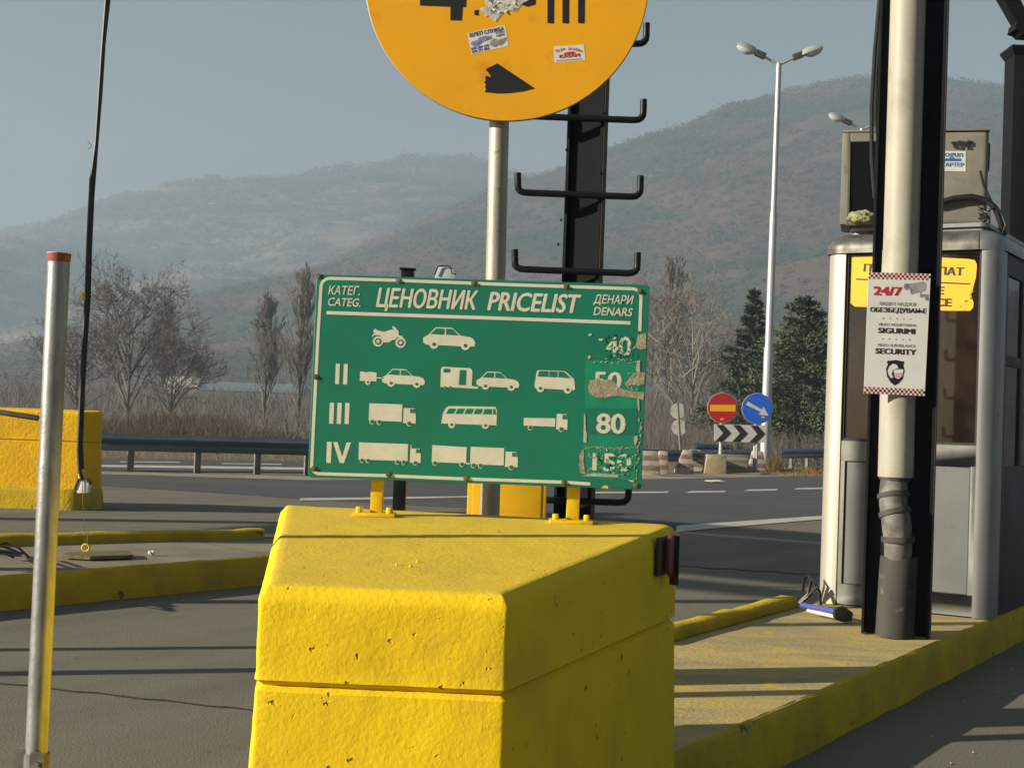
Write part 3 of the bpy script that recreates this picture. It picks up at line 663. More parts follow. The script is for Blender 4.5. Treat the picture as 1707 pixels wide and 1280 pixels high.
# price plates: overlaid green stickers, partly torn off
def plate(name, pts, mat): 
    mb_ = MB(); poly_on(mb_, sp, pts, OFF*0.6); return mb_.build(name, mat, panel)
plate('price_sticker', [(976, 600), (1066, 604), (1064, 660), (974, 657)], m_green2)
plate('price_sticker', [(975.5, 657), (1064, 660.5), (1063, 681), (975, 680.5)], m_green2)
plate('price_sticker', [(980, 551), (1066, 553), (1064, 600), (977, 598)], m_green3)
plate('price_sticker', [(976, 681.5), (1063, 681), (1061, 725), (975, 722)], m_green3)
plate('price_sticker', [(972, 724), (1062, 727), (1058, 800), (971, 795)], m_green2)
lettering('price_lettering', m_signwhite, panel, signtext('80', (993.5, 721.3), (1042.5, 722.4), 34, 0.03, 0, off=OFF*1.8))
lettering('worn_price_lettering', m_signwhite, panel, signtext('50', (988.5, 649), (1036, 650), 31, 0.025, 0.05, off=OFF*1.8), signtext('40', (1009, 593), (1052, 594), 34, 0.02, 0.0, off=OFF*1.8),
      signtext('150', (987, 783), (1052, 786), 30, 0.025, 0.0, off=OFF*1.8), signtext('-', (998, 572), (1005, 572.2), 20, 0.02, 0.0, off=OFF*1.8))
rd = random.Random(5)
def jag(mb_, pl, cx, cy, rx, ry, off, n=18, amp=0.35):
    poly_on(mb_, pl, [(cx+rx*math.cos(i*2*math.pi/n)*(1+rd.uniform(-amp, amp)), cy+ry*math.sin(i*2*math.pi/n)*(1+rd.uniform(-amp, amp))) for i in range(n)], off)
mb = MB()
poly_on(mb, sp, [(1052, 583), (1060, 575), (1063, 558), (1077, 555), (1077, 581), (1070, 583), (1060, 580)], OFF*2.4)
poly_on(mb, sp, [(983, 634), (990, 633), (996, 630), (1004, 634), (1015, 632), (1024, 636), (1031, 646), (1042, 650), (1057, 652), (1074, 654), (1073, 667), (1062, 664), (1046, 662), (1036, 660), (1022, 660), (1008, 663), (994, 662), (984, 658), (980, 646)], OFF*2.4)
poly_on(mb, sp, [(1041, 640), (1048, 632), (1056, 622), (1062, 620), (1075, 621), (1074, 641), (1064, 643), (1054, 640), (1046, 646)], OFF*2.4)
poly_on(mb, sp, [(966, 760), (970, 750), (974, 749), (973, 770), (976, 790), (968, 789), (965, 778)], OFF*2.4)
for i in range(26):
    t = i/25; jag(mb, sp, 978+t*82, 746+rd.uniform(-2, 1.5)+t*1.5, rd.uniform(1.2, 3.4), rd.uniform(.6, 1.5), OFF*2.4, 8)
for i in range(22):
    t = i/21; jag(mb, sp, 975+t*70, 791+rd.uniform(-1.5, 1.5)+t*1.2, rd.uniform(1.5, 3.6), rd.uniform(.8, 1.8), OFF*2.4, 8)
for i in range(16): jag(mb, sp, 1066+rd.uniform(-2, 5)-(i*.6), 700+i*6.5, rd.uniform(.8, 2.4), rd.uniform(1.5, 4.2), OFF*2.3, 8)
mb.build('torn_residue', m_tear, panel)
mb = MB()
poly_on(mb, sp, [(981, 556), (987, 556), (986, 559), (983, 560.5), (981, 561)], OFF*2.5)
poly_on(mb, sp, [(980, 593), (985, 592.5), (984, 597), (980, 599.5)], OFF*2.5)
poly_on(mb, sp, [(973.5, 690), (975.5, 690), (977, 722), (979, 722), (977.5, 738), (972.5, 737)], OFF*2.5)
poly_on(mb, sp, [(1058, 726), (1063, 727), (1061, 740), (1058, 741.5), (1056.5, 732)], OFF*2.5)
poly_on(mb, sp, [(1062, 601), (1067, 601), (1067, 618), (1064, 623), (1060.5, 617)], OFF*2.5)
poly_on(mb, sp, [(1062.5, 663), (1065.5, 667), (1066, 684), (1064, 686), (1063, 675)], OFF*2.5)
poly_on(mb, sp, [(990, 788.5), (1030, 791), (1031, 795.5), (972, 793)], OFF*2.6)
poly_on(mb, sp, [(1046, 799.5), (1057, 800.5), (1056.5, 804), (1052, 803)], OFF*2.6)
for i in range(34): jag(mb, sp, rd.uniform(978, 1060), rd.uniform(749, 790), rd.uniform(.6, 2.0), rd.uniform(.6, 1.8), OFF*2.7, 7, .5)
for i in range(24): jag(mb, sp, rd.uniform(980, 1062), rd.uniform(597, 606), rd.uniform(.7, 2.6), rd.uniform(.4, 1.1), OFF*2.7, 7, .5)
for i in range(18): jag(mb, sp, rd.uniform(1046, 1064), rd.uniform(618, 650), rd.uniform(.6, 1.8), rd.uniform(.6, 1.8), OFF*2.7, 7, .5)
mb.build('film_flake', m_flake, panel)
mb = MB()
for i in range(100): jag(mb, sp, rd.uniform(1008, 1055), rd.uniform(558, 596), rd.uniform(.7, 2.3), rd.uniform(.7, 2.6), OFF*2.6, 7, .6)
for i in range(60): jag(mb, sp, rd.uniform(998, 1056), rd.uniform(754, 788), rd.uniform(1.0, 3.6), rd.uniform(1.0, 3.6), OFF*2.55, 7, .6)
for i in range(10): jag(mb, sp, rd.uniform(985, 1003), rd.uniform(755, 763), rd.uniform(1.0, 2.5), rd.uniform(.6, 2.0), OFF*2.6, 7, .6)
mb.build('peeled_patch', m_green2, panel)
for sx, sy in ((531, 460), (664, 468), (790, 472), (944, 478), (1066, 486), (526.5, 628), (523, 781), (648, 791), (777, 797), (940, 804), (1060, 808.5)):
    mb = MB(); p = sp.at(sx, sy); mb.tube([p, p+V(0, -0.005, 0)], [0.0062, 0.0045], 10); mb.tube([p, p+V(0, -0.002, 0)], 0.0085, 10)
    mb.build('screw', m_darksteel if sy > 470 else m_galv, panel, smooth=True)
mb = MB(); poly_on(mb, sp, [(1002, 813), (1008, 808.5), (1013, 809.5), (1014, 814)], OFF); mb.build('paint_splash', m_yellow_metal, panel)
# small wire-framed lamp clamped to the back of the board
mb = MB(); q = [at(x, y, 4.28) for x, y in ((722, 470), (763, 471), (757, 446), (731, 445))]; lampb = mb.prism(q, V(0, 0.05, 0)).build('clamp_lamp', m_lens, sign, bevel=0.004)
mb = MB(); mb.tube([at(x, y, 4.275) for x, y in ((724, 458), (730, 445), (733, 443), (748, 443.5), (751, 446), (754, 456), (760, 457))], 0.0016, 6); mb.build('wire_frame', m_black, lampb)

# ------------------------------------------------------------------ round orange height sign and its pole
YD = 5.15
dp = Plane(V(0, YD, 0), V(0, -1, 0))
rs = thing('round_sign', 'large round orange height limit sign with torn black symbols and two stickers', 'road sign', V(at(812, 900, 5.2).x, 5.2, ISL))
cD = dp.at(845, -33); rD = (dp.at(1080.5, -33)-cD).length
mb = MB(); n_ = 96
ring = [cD+V(math.cos(i*2*math.pi/n_)*rD, 0, math.sin(i*2*math.pi/n_)*rD) for i in range(n_)]
mb.prism(ring, V(0, 0.004, 0)); disc = mb.build('disc', m_orange, rs)
mb = MB(); mb.tube([cD+V(math.cos(i*2*math.pi/n_)*rD, 0.008, math.sin(i*2*math.pi/n_)*rD) for i in range(n_+1)], 0.0035, 8, False); mb.build('rim', m_signedge, disc, smooth=True)
pt, pb = at(842, -200, 5.215), at(826, 460, 5.215); dv = (pb-pt); pb2 = pt+dv*((ISL-pt.z)/dv.z)
mb = MB(); rp = 0.5*33*5.215/F; mb.tube([pt, pt.lerp(pb2, .5), pb2], rp, 24); mb.build('pole', m_pole, rs, smooth=True)
mb = MB(); mb.tube([pb2+UP*0.005, pb2+UP*0.55-dv.normalized()*0.0], rp+0.003, 24); mb.build('painted_foot', m_yellow_metal, rs, smooth=True)
def sym(name, *polys):
    mb = MB()
    for k, p in enumerate(polys): poly_on(mb, dp, p, OFF*(1+.2*k))
    mb.build(name, m_black_film, disc)
sym('numeral', [(700, -2), (700, 10), (751, 12), (750.5, 34.5), (770, 35), (771.5, 12.5), (777, 12.5), (777.5, 0), (772, -1), (774, -90), (755, -90), (703, -14)])
sym('numeral', [(872, -12), (893, -11), (893, 8), (880, 12), (870, 9)]); sym('comma', [(791, 17.5), (798, 17), (798, 27), (791, 25.5)])
sym('letter', [(913, -70), (976, -70), (974.5, 40), (963.4, 39), (964, -58), (949.5, -58), (948.5, 40), (937.4, 39), (938, -58), (924.5, -58), (923.5, 40), (912.4, 39)])
sym('arrow_symbol', [(829, 106), (892, 148), (872, 153), (850, 156), (830, 156.5), (807.5, 154), (810.5, 148), (808, 146), (810, 141), (807, 138), (810, 134), (808, 130), (811, 126.5), (818, 129), (817, 125), (809, 116)])
mb = MB(); pts = []
for (x, y) in [(800, 18), (806, 21), (809, 29), (815, 26), (820, 34), (826, 36), (832, 31), (838, 22), (846, 17), (856, 17), (866, 13), (872, 6), (880, 2), (878, -10), (850, -14), (816, -12), (808, -2), (810, 10), (800, 16)]:
    pts.append(dp.at(x+rd.uniform(-1, 1), y+rd.uniform(-1, 1), OFF*2))
mb.poly(pts)
for i in range(14):
    a_ = rd.uniform(0, 6.28); q = dp.at(838+rd.uniform(-24, 28), 8+rd.uniform(-12, 14), OFF*2.5); s = rd.uniform(.006, .016)
    mb.add([q+V(math.cos(a_)*s, 0, math.sin(a_)*s), q+V(math.cos(a_+2)*s, -rd.uniform(.003, .008), math.sin(a_+2)*s), q+V(math.cos(a_+4)*s, 0, math.sin(a_+4)*s)], [(0, 1, 2)])
mb.build('torn_paper', m_paper, disc)
mb = MB(); poly_on(mb, dp, [(779, 56), (842, 42), (848, 77), (786, 91)], OFF); st = mb.build('sticker', m_sticker, disc)
lettering('sticker_lettering', m_blue, st, signtext('ШЛЕП СЛУЖБА', (783, 62.5), (840.5, 51), 6.5, 0.03, 0, dp, OFF*2), signtext('ТЕТОВО', (825.5, 57.5), (840.5, 54.3), 2.6, .02, 0, dp, OFF*2), signtext('АДЕМ', (827, 62.2), (841, 59.2), 3.4, .03, 0, dp, OFF*2),
      signtext('070 209 278', (785.8, 84), (815, 78), 4.2, .03, 0, dp, OFF*2), signtext('078 371 098', (786.8, 89), (815.8, 83), 4.2, .03, 0, dp, OFF*2))
mb = MB(); poly_on(mb, dp, [(785, 75), (786, 70), (796, 67), (798, 63), (806, 61), (819, 60), (820, 65), (806, 70), (797, 77), (790, 78)], OFF*2); mb.build('tow_truck_picture', m_lightblue, st)
mb = MB(); poly_on(mb, dp, [(816, 75), (818, 69), (824, 64), (830, 67), (838, 64), (844, 62.5), (844, 67), (838, 74), (836, 76), (830, 76), (827, 79), (822, 78)], OFF*2); mb.build('car_picture', m_greyprint, st)
mb = MB(); poly_on(mb, dp, [(922.5, 78), (973.5, 74.5), (976, 101), (924, 105)], OFF); st = mb.build('sticker', m_sticker, disc)
arcs = []
for i, ch in enumerate('ŠLEP SLUŽBA'):
    if ch == ' ': continue
    t = (i-5)/5; x = 948.5+t*20; y = 87.0+3.6*t*t-abs(0)-3.2; sl_ = t*0.32
    arcs.append(signtext(ch, (x-1.6, y-1.6*sl_), (x+1.6, y+1.6*sl_), 4.0, .02, 0, dp, OFF*2))
arcs.append(signtext('KASAM', (932.5, 97.3), (967, 94.6), 5.6, .05, 0, dp, OFF*2))
mb = MB(); poly_on(mb, dp, [(939, 91), (941, 88.5), (948, 87), (956, 86.2), (959, 88), (959, 90), (950, 91), (942, 91.5)], OFF*2); arcs.append(mb)
merge(*arcs).build('sticker_lettering', m_redprint, st)
mb = MB(); poly_on(mb, dp, [(928, 101), (971, 97.8), (971, 99), (928, 102.3)], OFF*2); mb.build('sticker_small_print', m_greyprint, st)

# ------------------------------------------------------------------ black steel columns with hooks, posts, cabinet
def h_column(name, label, px_l, px_r, py_ref, Y, z1, rot, depth, brown=True, xoff_top=0.0, z0=ISL):
    a_ = at(px_l, py_ref, Y); b_ = at(px_r, py_ref, Y); W = (b_.x-a_.x)
    ux = V(math.cos(rot), -math.sin(rot), 0); uy = V(math.sin(rot), math.cos(rot), 0)
    o = V(a_.x, Y, z0); W = W/math.cos(rot)
    root = thing(name, label, 'column', o+ux*W/2)
    mb = MB(); H = UP*(z1-z0); tk = 0.014
    mb.box(o, ux*tk, uy*depth, H); web = root
    mb.box(o+ux*(W-tk), ux*tk, uy*depth, H)
    mb.box(o+ux*tk+uy*(depth*0.4), ux*(W-2*tk), uy*0.012, H)
    mb.build('beam', m_blackmatte, root, bevel=0.002, seg=1)
    if brown:
        mb = MB(); mb.box(o+ux*(W+0.0005)+uy*0.002, ux*0.002, uy*(depth-0.004), H); mb.build('flange_face', m_brownflange, root)
    return root, o, ux, uy, W
c1, o1, ux1, uy1, W1 = h_column('steel_column', 'black steel column carrying a ladder of bent hooks behind the round sign', 941, 1001, 330, 5.78, 4.6, R(20), 0.055)
mb = MB()
for x in (-.02, W1-.03):
    for k in range(14):
        q = o1+ux1*(x+rd.uniform(0, .05))+UP*(0.6+k*0.21+rd.uniform(-.08, .08)); mb.tube([q-uy1*0.001, q-uy1*0.006], [0.006, 0.002], 6)
mb.build('weld_spatter', m_black, c1)
YH = 5.72; rb = 0.5*11.5*YH/F
for yb in (70, 197, 324.5, 452, 579, 706, 834):
    sft = -(yb-324.5)*0.039; mb = MB()
    xl, xr = 864+sft, 1067+sft
    pts = [(xl-1, yb-36), (xl-.5, yb-16)]+[(xl+12-12.5*math.cos(R(a_)), yb-12+8.5*math.sin(R(a_))) for a_ in (20, 45, 70)]+[(xl+16, yb-3), (966+sft, yb+0.5), (xr-16, yb+3.5)]+[(xr-12+12.5*math.sin(R(a_)), yb-8+11.5*math.cos(R(a_))) for a_ in (20, 45, 70)]+[(xr+.5, yb-10), (xr+1, yb-31)]
    mb.tube([at(x, y, YH) for x, y in pts], rb, 12); mb.build('hook_bar', m_black, c1, smooth=True)
p_ = thing('square_post', 'thin black square post with flanged cap just behind the green board', 'post', V(at(668, 830, 5.08).x, 5.08, ISL))
mb = MB(); tp = at(680, 450, 5.08); bt = at(666, 830, 5.08); dv = bt-tp; bt = tp+dv*((ISL-tp.z)/dv.z); hw = 0.022
mb.prism([bt+V(-hw, -hw, 0), bt+V(hw, -hw, 0), bt+V(hw, hw, 0), bt+V(-hw, hw, 0)], tp-bt); mb.build('post', m_black, p_, bevel=0.002)
mb = MB(); mb.box(tp+V(-.028, -.028, 0), V(.056, 0, 0), V(0, .056, 0), V(0, 0, .005)); mb.build('cap_flange', m_black, p_)
m_cab = pm('orange_yellow_metal_paint', (0.76, 0.43, 0.007), .5, col2=(0.66, 0.37, 0.007), scale=6)
cab = thing('cabinet', 'orange yellow metal cabinet half hidden behind the board and the pole', 'cabinet', V(at(845, 830, 5.5).x, 5.55, ISL))
mb = MB(); a_ = at(779, 830, 5.45); b_ = at(911, 830, 5.45); mb.box(V(a_.x, 5.45, ISL), V(b_.x-a_.x, 0, 0), V(0, .16, 0), UP*0.95); cb = mb.build('casing', m_cab, cab, bevel=0.006)
mb = MB(); mb.box(V(a_.x+.02, 5.447, ISL+.08), V(b_.x-a_.x-.04, 0, 0), V(0, .004, 0), UP*0.82); mb.build('door', m_cab, cab, bevel=0.003)

c2, o2, ux2, uy2, W2 = h_column('steel_column', 'black steel column on the island behind the pipe in front of the booth', 1449, 1551, 600, 7.22, 4.6, R(20), 0.12)
# drain pipe running down the column
PY = 7.16
rt = thing('drain_pipe', 'off white drain pipe with grey elbow and brown sleeve on the right column', 'pipe', V(at(1497, 1060, PY).x, PY, ISL))
mpx = PY/F
mb = MB(); mb.tube([at(1520, -300, PY), at(1514, 0, PY), at(1501, 440, PY), at(1497, 640, PY), at(1493, 795, PY)], 29*mpx, 28); mb.build('pipe', m_pipe, rt, smooth=True)
mb = MB(); mb.tube([at(1501.5, 418, PY), at(1499, 470, PY)], 29.6*mpx, 28); mb.build('pipe_socket', m_pipe, rt, smooth=True)
mb = MB(); mb.tube([at(1492, 785, PY), at(1491, 799, PY)], [25*mpx, 25*mpx], 24); mb.tube([at(1491, 797, PY), at(1489, 822, PY-.01), at(1489, 838, PY-.03), at(1494, 868, PY-.05), at(1497, 900, PY-.05), at(1497, 932, PY-.02)], [22*mpx, 23*mpx, 23*mpx, 24*mpx, 23*mpx, 22*mpx], 24)
mb.build('elbow', m_pipegrey, rt, smooth=True)
mb = MB(); mb.tube([at(1492, 788, PY), at(1491, 800, PY)], [26*mpx, 25.5*mpx], 24); mb.tube([at(1489, 822, PY-.012), at(1490, 830, PY-.018)], 26.5*mpx, 24); mb.tube([at(1491, 850, PY-.036), at(1493, 858, PY-.042)], 27*mpx, 24); mb.tube([at(1497, 894, PY-.05), at(1497, 903, PY-.05)], 27*mpx, 24)
mb.build('collar', m_pipecollar, rt, smooth=True)
sl0 = at(1499, 927, PY); mb = MB(); sl1 = at_z(1494, 1062, ISL); sl1 = V(sl0.x-0.012, PY-.0, ISL)
mb.tube([sl0, sl0-UP*0.02, sl1], [30*mpx, 31*mpx, 31.5*mpx], 28); mb.build('sleeve', m_pipesleeve, rt, smooth=True)
# security sign on the pipe
YC = PY-31*mpx-.006
cp = Plane(V(0, YC, 0), V(0, -1, 0))
ss = thing('security_sign', 'white video surveillance sign with checkered red bands fixed to the pipe', 'sign', cp.at(1495, 655))
q = [cp.at(*p) for p in ((1448, 454), (1551.5, 456.5), (1541.5, 660), (1440, 655.5))]
mb = MB(); mb.prism(q, V(0, .003, 0)); brd = mb.build('board', m_whiteboard, ss)
def sq(u, v):   # unit square of the board to pixels
    a_ = (1448+(1551.5-1448)*u, 454+2.5*u); b_ = (1440+(101.5)*u, 655.5+4.5*u); return (a_[0]+(b_[0]-a_[0])*v, a_[1]+(b_[1]-a_[1])*v)
NR, NB = MB(), MB(); nc = 28
for band, v0 in ((0, 0.0), (1, 0.945)):
    for r_ in range(3):
        for k in range(nc):
            if (k+r_) % 2: continue
            h_ = 0.018; u0_, u1_ = k/nc, (k+1)/nc
            tgt = NB if r_ == 1 else NR
            poly_on(tgt, cp, [sq(u0_, v0+r_*h_), sq(u1_, v0+r_*h_), sq(u1_, v0+(r_+1)*h_), sq(u0_, v0+(r_+1)*h_)], OFF)
NR.build('red_checks', m_redprint, brd); NB.build('black_checks', m_black_film, brd)
def sec(s, u0_, u1_, v, cap, bold=.02, sh=0): return signtext(s, sq(u0_, v), sq(u1_, v), cap*203, bold, sh, cp, OFF)
sec('24/7', .09, .56, .185, .072, .045, .0).build('red_lettering', m_redprint, brd)
lettering('grey_lettering', m_greyprint, brd, sec('ВИДЕО НАДЗОР', .20, .80, .268, .027, .022), sec('VIDEO MONITORING', .19, .81, .437, .023, .018), sec('VIDEO SURVEILANCE', .19, .81, .607, .023, .018))
lettering('bold_lettering', m_darkprint, brd, sec('ОБЕЗБЕДУВАЊЕ', .05, .965, .325, .038, .045), sec('SIGURIMI', .19, .80, .497, .044, .05), sec('SECURITY', .16, .83, .667, .044, .05))
mb = MB()
for v in (.375, .545):
    for k in range(5):
        u = .27+k*.11; poly_on(mb, cp, [sq(u+math.cos(R(36*i-90))*(.017 if i % 2 == 0 else .007), v+math.sin(R(36*i-90))*(.0085 if i % 2 == 0 else .0035)) for i in range(10)], OFF)
mb.build('star_row', m_redprint, brd)
mb = MB(); poly_on(mb, cp, [sq(*p) for p in ((.575, .105), (.59, .085), (.66, .085), (.90, .065), (.94, .085), (.94, .125), (.91, .145), (.75, .165), (.71, .175), (.69, .165), (.675, .115), (.62, .14), (.58, .125))], OFF); cs = mb.build('camera_picture', m_mauve, brd)
mb = MB(); poly_on(mb, cp, [sq(*p) for p in ((.575, .105), (.59, .085), (.66, .088), (.675, .115), (.62, .14), (.58, .125))], OFF*2); poly_on(mb, cp, [sq(*p) for p in ((.67, .118), (.70, .12), (.715, .155), (.70, .165), (.68, .15))], OFF*2)
poly_on(mb, cp, [sq(*p) for p in ((.84, .155), (.87, .155), (.87, .17), (.985, .168), (.985, .222), (.93, .215), (.93, .195), (.85, .195))], OFF); mb.build('camera_bracket_picture', m_greyprint, brd)
mb = MB(); poly_on(mb, cp, [sq(*p) for p in ((.36, .725), (.50, .715), (.64, .725), (.635, .745), (.625, .75), (.65, .80), (.63, .865), (.57, .905), (.50, .925), (.43, .90), (.37, .855), (.345, .79), (.375, .75), (.36, .745))], OFF); mb.build('crest_shield', m_black_film, brd)
mb = MB(); poly_on(mb, cp, [sq(*p) for p in ((.40, .77), (.46, .745), (.52, .755), (.55, .78), (.50, .79), (.46, .80), (.44, .83), (.47, .86), (.43, .865), (.385, .83), (.375, .80))], OFF*2); poly_on(mb, cp, [sq(*p) for p in ((.47, .80), (.55, .79), (.63, .79), (.625, .84), (.56, .87), (.50, .86))], OFF*2); mb.build('crest_figure', m_whiteboard, brd)
sec('SGS', .455, .625, .857, .036, .01, .3).build('crest_lettering', m_redprint, brd)
for v_ in sec('SGS', .455, .625, .857, .036, .01, .3).v[:0]: pass
cl = [o for o in brd.children if o.name.startswith('crest_lettering')][0]
for v_ in cl.data.vertices: v_.co.y -= OFF*2
# cable dropping down beside the column
cbl = thing('hanging_cable', 'black power cables hanging down beside the right column', 'cable', at(1452, 250, 7.55))
for k, pts in enumerate([[(1470, -120), (1466, 0), (1458, 90), (1453, 180), (1453, 260), (1458, 330)], [(1478, -120), (1473, 0), (1466, 60), (1461, 120), (1459, 200), (1466, 240), (1476, 275)]]):
    mb = MB(); mb.tube([at(x, y, 7.50+k*.04) for x, y in pts], 0.011, 8); mb.build('cable', m_cable, cbl, smooth=True)

# ------------------------------------------------------------------ toll booth
BO = gp(1352, 1003, ISL); BO.z = ISL
bf = Plane(BO, -RD)
def la(px, py): p = bf.at(px, py); return (p-BO).dot(AX), p.z
wl = la(1405, 600)[0]; wr = la(1632, 600)[0]; pl_ = la(1370, 600)[0]; pr = la(1664, 600)[0]
BW = pr; zc = la(1500, 420)[1]; zwb = la(1500, 738)[1]; zr = la(1500, 772)[1]; zlb = la(1500, 982)[1]; ztp = la(1500, 376)[1]
BD = 1.75
def bp(a_, r_, z): return BO+AX*a_+RD*r_+UP*(z-ISL)
booth = thing('toll_booth', 'aluminium toll booth with dark windows and rounded corner posts on the island', 'toll booth', bp(BW/2, BD/2, ISL))
def bbox(a0, a1, r0_, r1_, z0, z1): return MB().box(bp(a0, r0_, z0), AX*(a1-a0), RD*(r1_-r0_), UP*(z1-z0))
def rpost(a0, a1, flip, z0, z1, mat, name, rback=False):
    # corner post with a big rounded outer edge
    wd = abs(a1-a0); d = 0.16; pts = []
    nseg = 10; rr = min(wd, d)*0.85
    if not flip:
        pts = [(a1, 0)] + [(a0+rr-rr*math.sin(R(90*i/nseg)), rr-rr*math.cos(R(90*i/nseg))) for i in range(nseg+1)] + [(a0, d), (a1, d)]
    else:
        pts = [(a0, 0)] + [(a1-rr+rr*math.sin(R(90*i/nseg)), rr-rr*math.cos(R(90*i/nseg))) for i in range(nseg+1)] + [(a1, d), (a0, d)]
    if rback: pts = [(a_, BD-r_) for a_, r_ in pts]
    return MB().prism([bp(a_, r_, z0) for a_, r_ in pts], UP*(z1-z0)).build(name, mat, booth, smooth=True, angle=30)
rpost(pl_, wl, False, ISL, zc, m_alupost, 'corner_post'); rpost(wr, pr, True, ISL, zc, m_alu, 'corner_post')
rpost(pl_, wl, False, ISL, zc, m_alu, 'corner_post', True); rpost(wr, pr, True, ISL, zc, m_alu, 'corner_post', True)
# front: rails and lower panel
fr_ = MB()
for z0, z1 in ((ISL+.005, zlb), (zr, zwb)): fr_.box(bp(wl, .006, z0), AX*(wr-wl), RD*.05, UP*(z1-z0))
fr_.box(bp(wl, .006, zlb), AX*.03, RD*.05, UP*(zr-zlb)); fr_.box(bp(wr-.03, .006, zlb), AX*.03, RD*.05, UP*(zr-zlb))
fr_.build('front_rail', m_alurail, booth, bevel=0.001, seg=1)
MB().box(bp(wl+.03, .018, zlb), AX*(wr-wl-.06), RD*.02, UP*(zr-zlb)).build('front_panel', m_alupanel, booth)
g_ = MB()
for a0, a1, z0, z1 in ((wl+.03, wr-.03, zr-.006, zr), (wl+.03, wl+.036, zlb, zr-.006), (wr-.036, wr-.03, zlb, zr-.006), (wl+.036, wr-.036, zlb, zlb+.005)):
    g_.box(bp(a0, .0135, z0), AX*(a1-a0), RD*.004, UP*(z1-z0))
g_.build('panel_gasket', m_rubber, booth)
# window
wf = MB()
for a0, a1, z0, z1 in ((wl, wl+.014, zwb, zc), (wr-.014, wr, zwb, zc), (wl+.014, wr-.014, zc-.014, zc), (wl+.014, wr-.014, zwb, zwb+.014)):
    wf.box(bp(a0, .012, z0), AX*(a1-a0), RD*.04, UP*(z1-z0))
win = wf.build('window', m_rubber, booth)
MB().box(bp(wl+.014, .028, zwb+.014), AX*(wr-wl-.028), RD*.005, UP*(zc-zwb-.028)).build('pane', m_glass, win)
# interior
it = MB(); it.box(bp(pl_+.05, BD-.10, ISL+.02), AX*(pr-pl_-.1), RD*.03, UP*(zc-ISL-.02)); it.box(bp(pl_+.05, .2, ISL+.01), AX*(pr-pl_-.1), RD*(BD-.35), UP*.03)
it.box(bp(pl_+.1, .35, ISL+.04), AX*(pr-pl_-.2), RD*.5, UP*.72); it.build('interior', m_interior, booth)
cu = MB(); n_ = 40; vs = []; a0, a1 = wl+(wr-wl)*.30, wr-.02
for i in range(n_+1):
    a_ = a0+(a1-a0)*i/n_; r_ = .12+.022*math.sin(i*1.25)+.01*math.sin(i*2.9)
    vs += [bp(a_, r_, zwb+(zc-zwb)*.34), bp(a_, r_, zc-.03)]
cu.add(vs, [(2*i, 2*i+2, 2*i+3, 2*i+1) for i in range(n_)]); cu.build('curtain', m_curtain, booth, smooth=True)
bl = MB()
for k in range(16): bl.box(bp(wl+(wr-wl)*.45, .085, zwb+.02+k*.018), AX*(wr-.02-wl-(wr-wl)*.45), RD*.012, UP*.013)
bl.build('blind', m_blind, booth)
# side walls
def side(a0, name, vis):
    sgn = 1 if vis else -1
    s_ = MB()
    s_.box(bp(a0, .16, ISL+.005), AX*.03, RD*(BD-.32), UP*(zr-ISL)); s_.box(bp(a0, .16, zc-.12), AX*.03, RD*(BD-.32), UP*.12)
    for r_ in (.16, .62, 1.08, BD-.24): s_.box(bp(a0, r_, zr+.005), AX*.028, RD*.08, UP*(zc-.12-zr-.005))
    s_.box(bp(a0, .24, zwb+(zc-zwb)*.42), AX*.026, RD*(BD-.48), UP*.06)
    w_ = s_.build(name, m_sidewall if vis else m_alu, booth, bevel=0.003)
    MB().box(bp(a0+.012, .24, zr+.005), AX*.005, RD*(BD-.48), UP*(zc-.12-zr-.005)).build('side_pane', m_glass, w_)
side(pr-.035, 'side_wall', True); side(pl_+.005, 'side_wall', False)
# frosted leaflets stuck inside the upper side panes
lf = MB()
for k in range(3): lf.box(bp(pr-.028, .26+k*.46, zwb+(zc-zwb)*.5), AX*.003, RD*.30, UP*(zc-zwb)*.34)
lf.build('leaflet', pm('crinkled_beige_leaflet', (0.20, 0.17, 0.11), 0.7, col2=(0.08, 0.065, 0.05), scale=24, bump=0.02, bscale=40), booth)
# cornice: quarter-round, swept around the roof
cr_ = MB(); prof = [(-.012, zc), (-.012, zc+.02)]+[(-.012+.13*(1-math.cos(R(90*i/8))), zc+.03+(ztp-zc-.06)*math.sin(R(90*i/8))) for i in range(9)]+[(.125, ztp-.008), (.10, ztp-.008), (.10, ztp+.014), (.20, ztp+.014)]
def plan_ring(off, cut=.12):
    a0, a1, b0, b1 = pl_+off, pr-off, off, BD-off; c_ = max(.01, cut-off*.8)
    pts = []
    for (ca, cb, s0) in ((a0+c_, b0+c_, 180), (a1-c_, b0+c_, 270), (a1-c_, b1-c_, 0), (a0+c_, b1-c_, 90)):
        for i in range(7):
            t = R(s0+90*i/6); pts.append((ca+c_*math.cos(t), cb+c_*math.sin(t)))
    return pts
vs = []; fs = []
for off, z in prof: vs += [bp(a_, b_, z) for a_, b_ in plan_ring(off)]
nn = 28
for k in range(len(prof)-1):
    for i in range(nn): fs.append((k*nn+i, k*nn+(i+1) % nn, (k+1)*nn+(i+1) % nn, (k+1)*nn+i))
fs.append(tuple((len(prof)-1)*nn+i for i in range(nn))); cr_.add(vs, fs)
roof = cr_.build('roof', m_alu, booth, smooth=True, angle=25)
# sooty cap over the left front corner
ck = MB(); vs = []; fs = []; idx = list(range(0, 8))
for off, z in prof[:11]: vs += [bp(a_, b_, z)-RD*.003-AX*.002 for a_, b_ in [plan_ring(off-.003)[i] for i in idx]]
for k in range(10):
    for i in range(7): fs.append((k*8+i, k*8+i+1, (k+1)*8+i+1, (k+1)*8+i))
ck.add(vs, fs); ck.build('corner_cap', m_cornerdark, roof, smooth=True, angle=180)
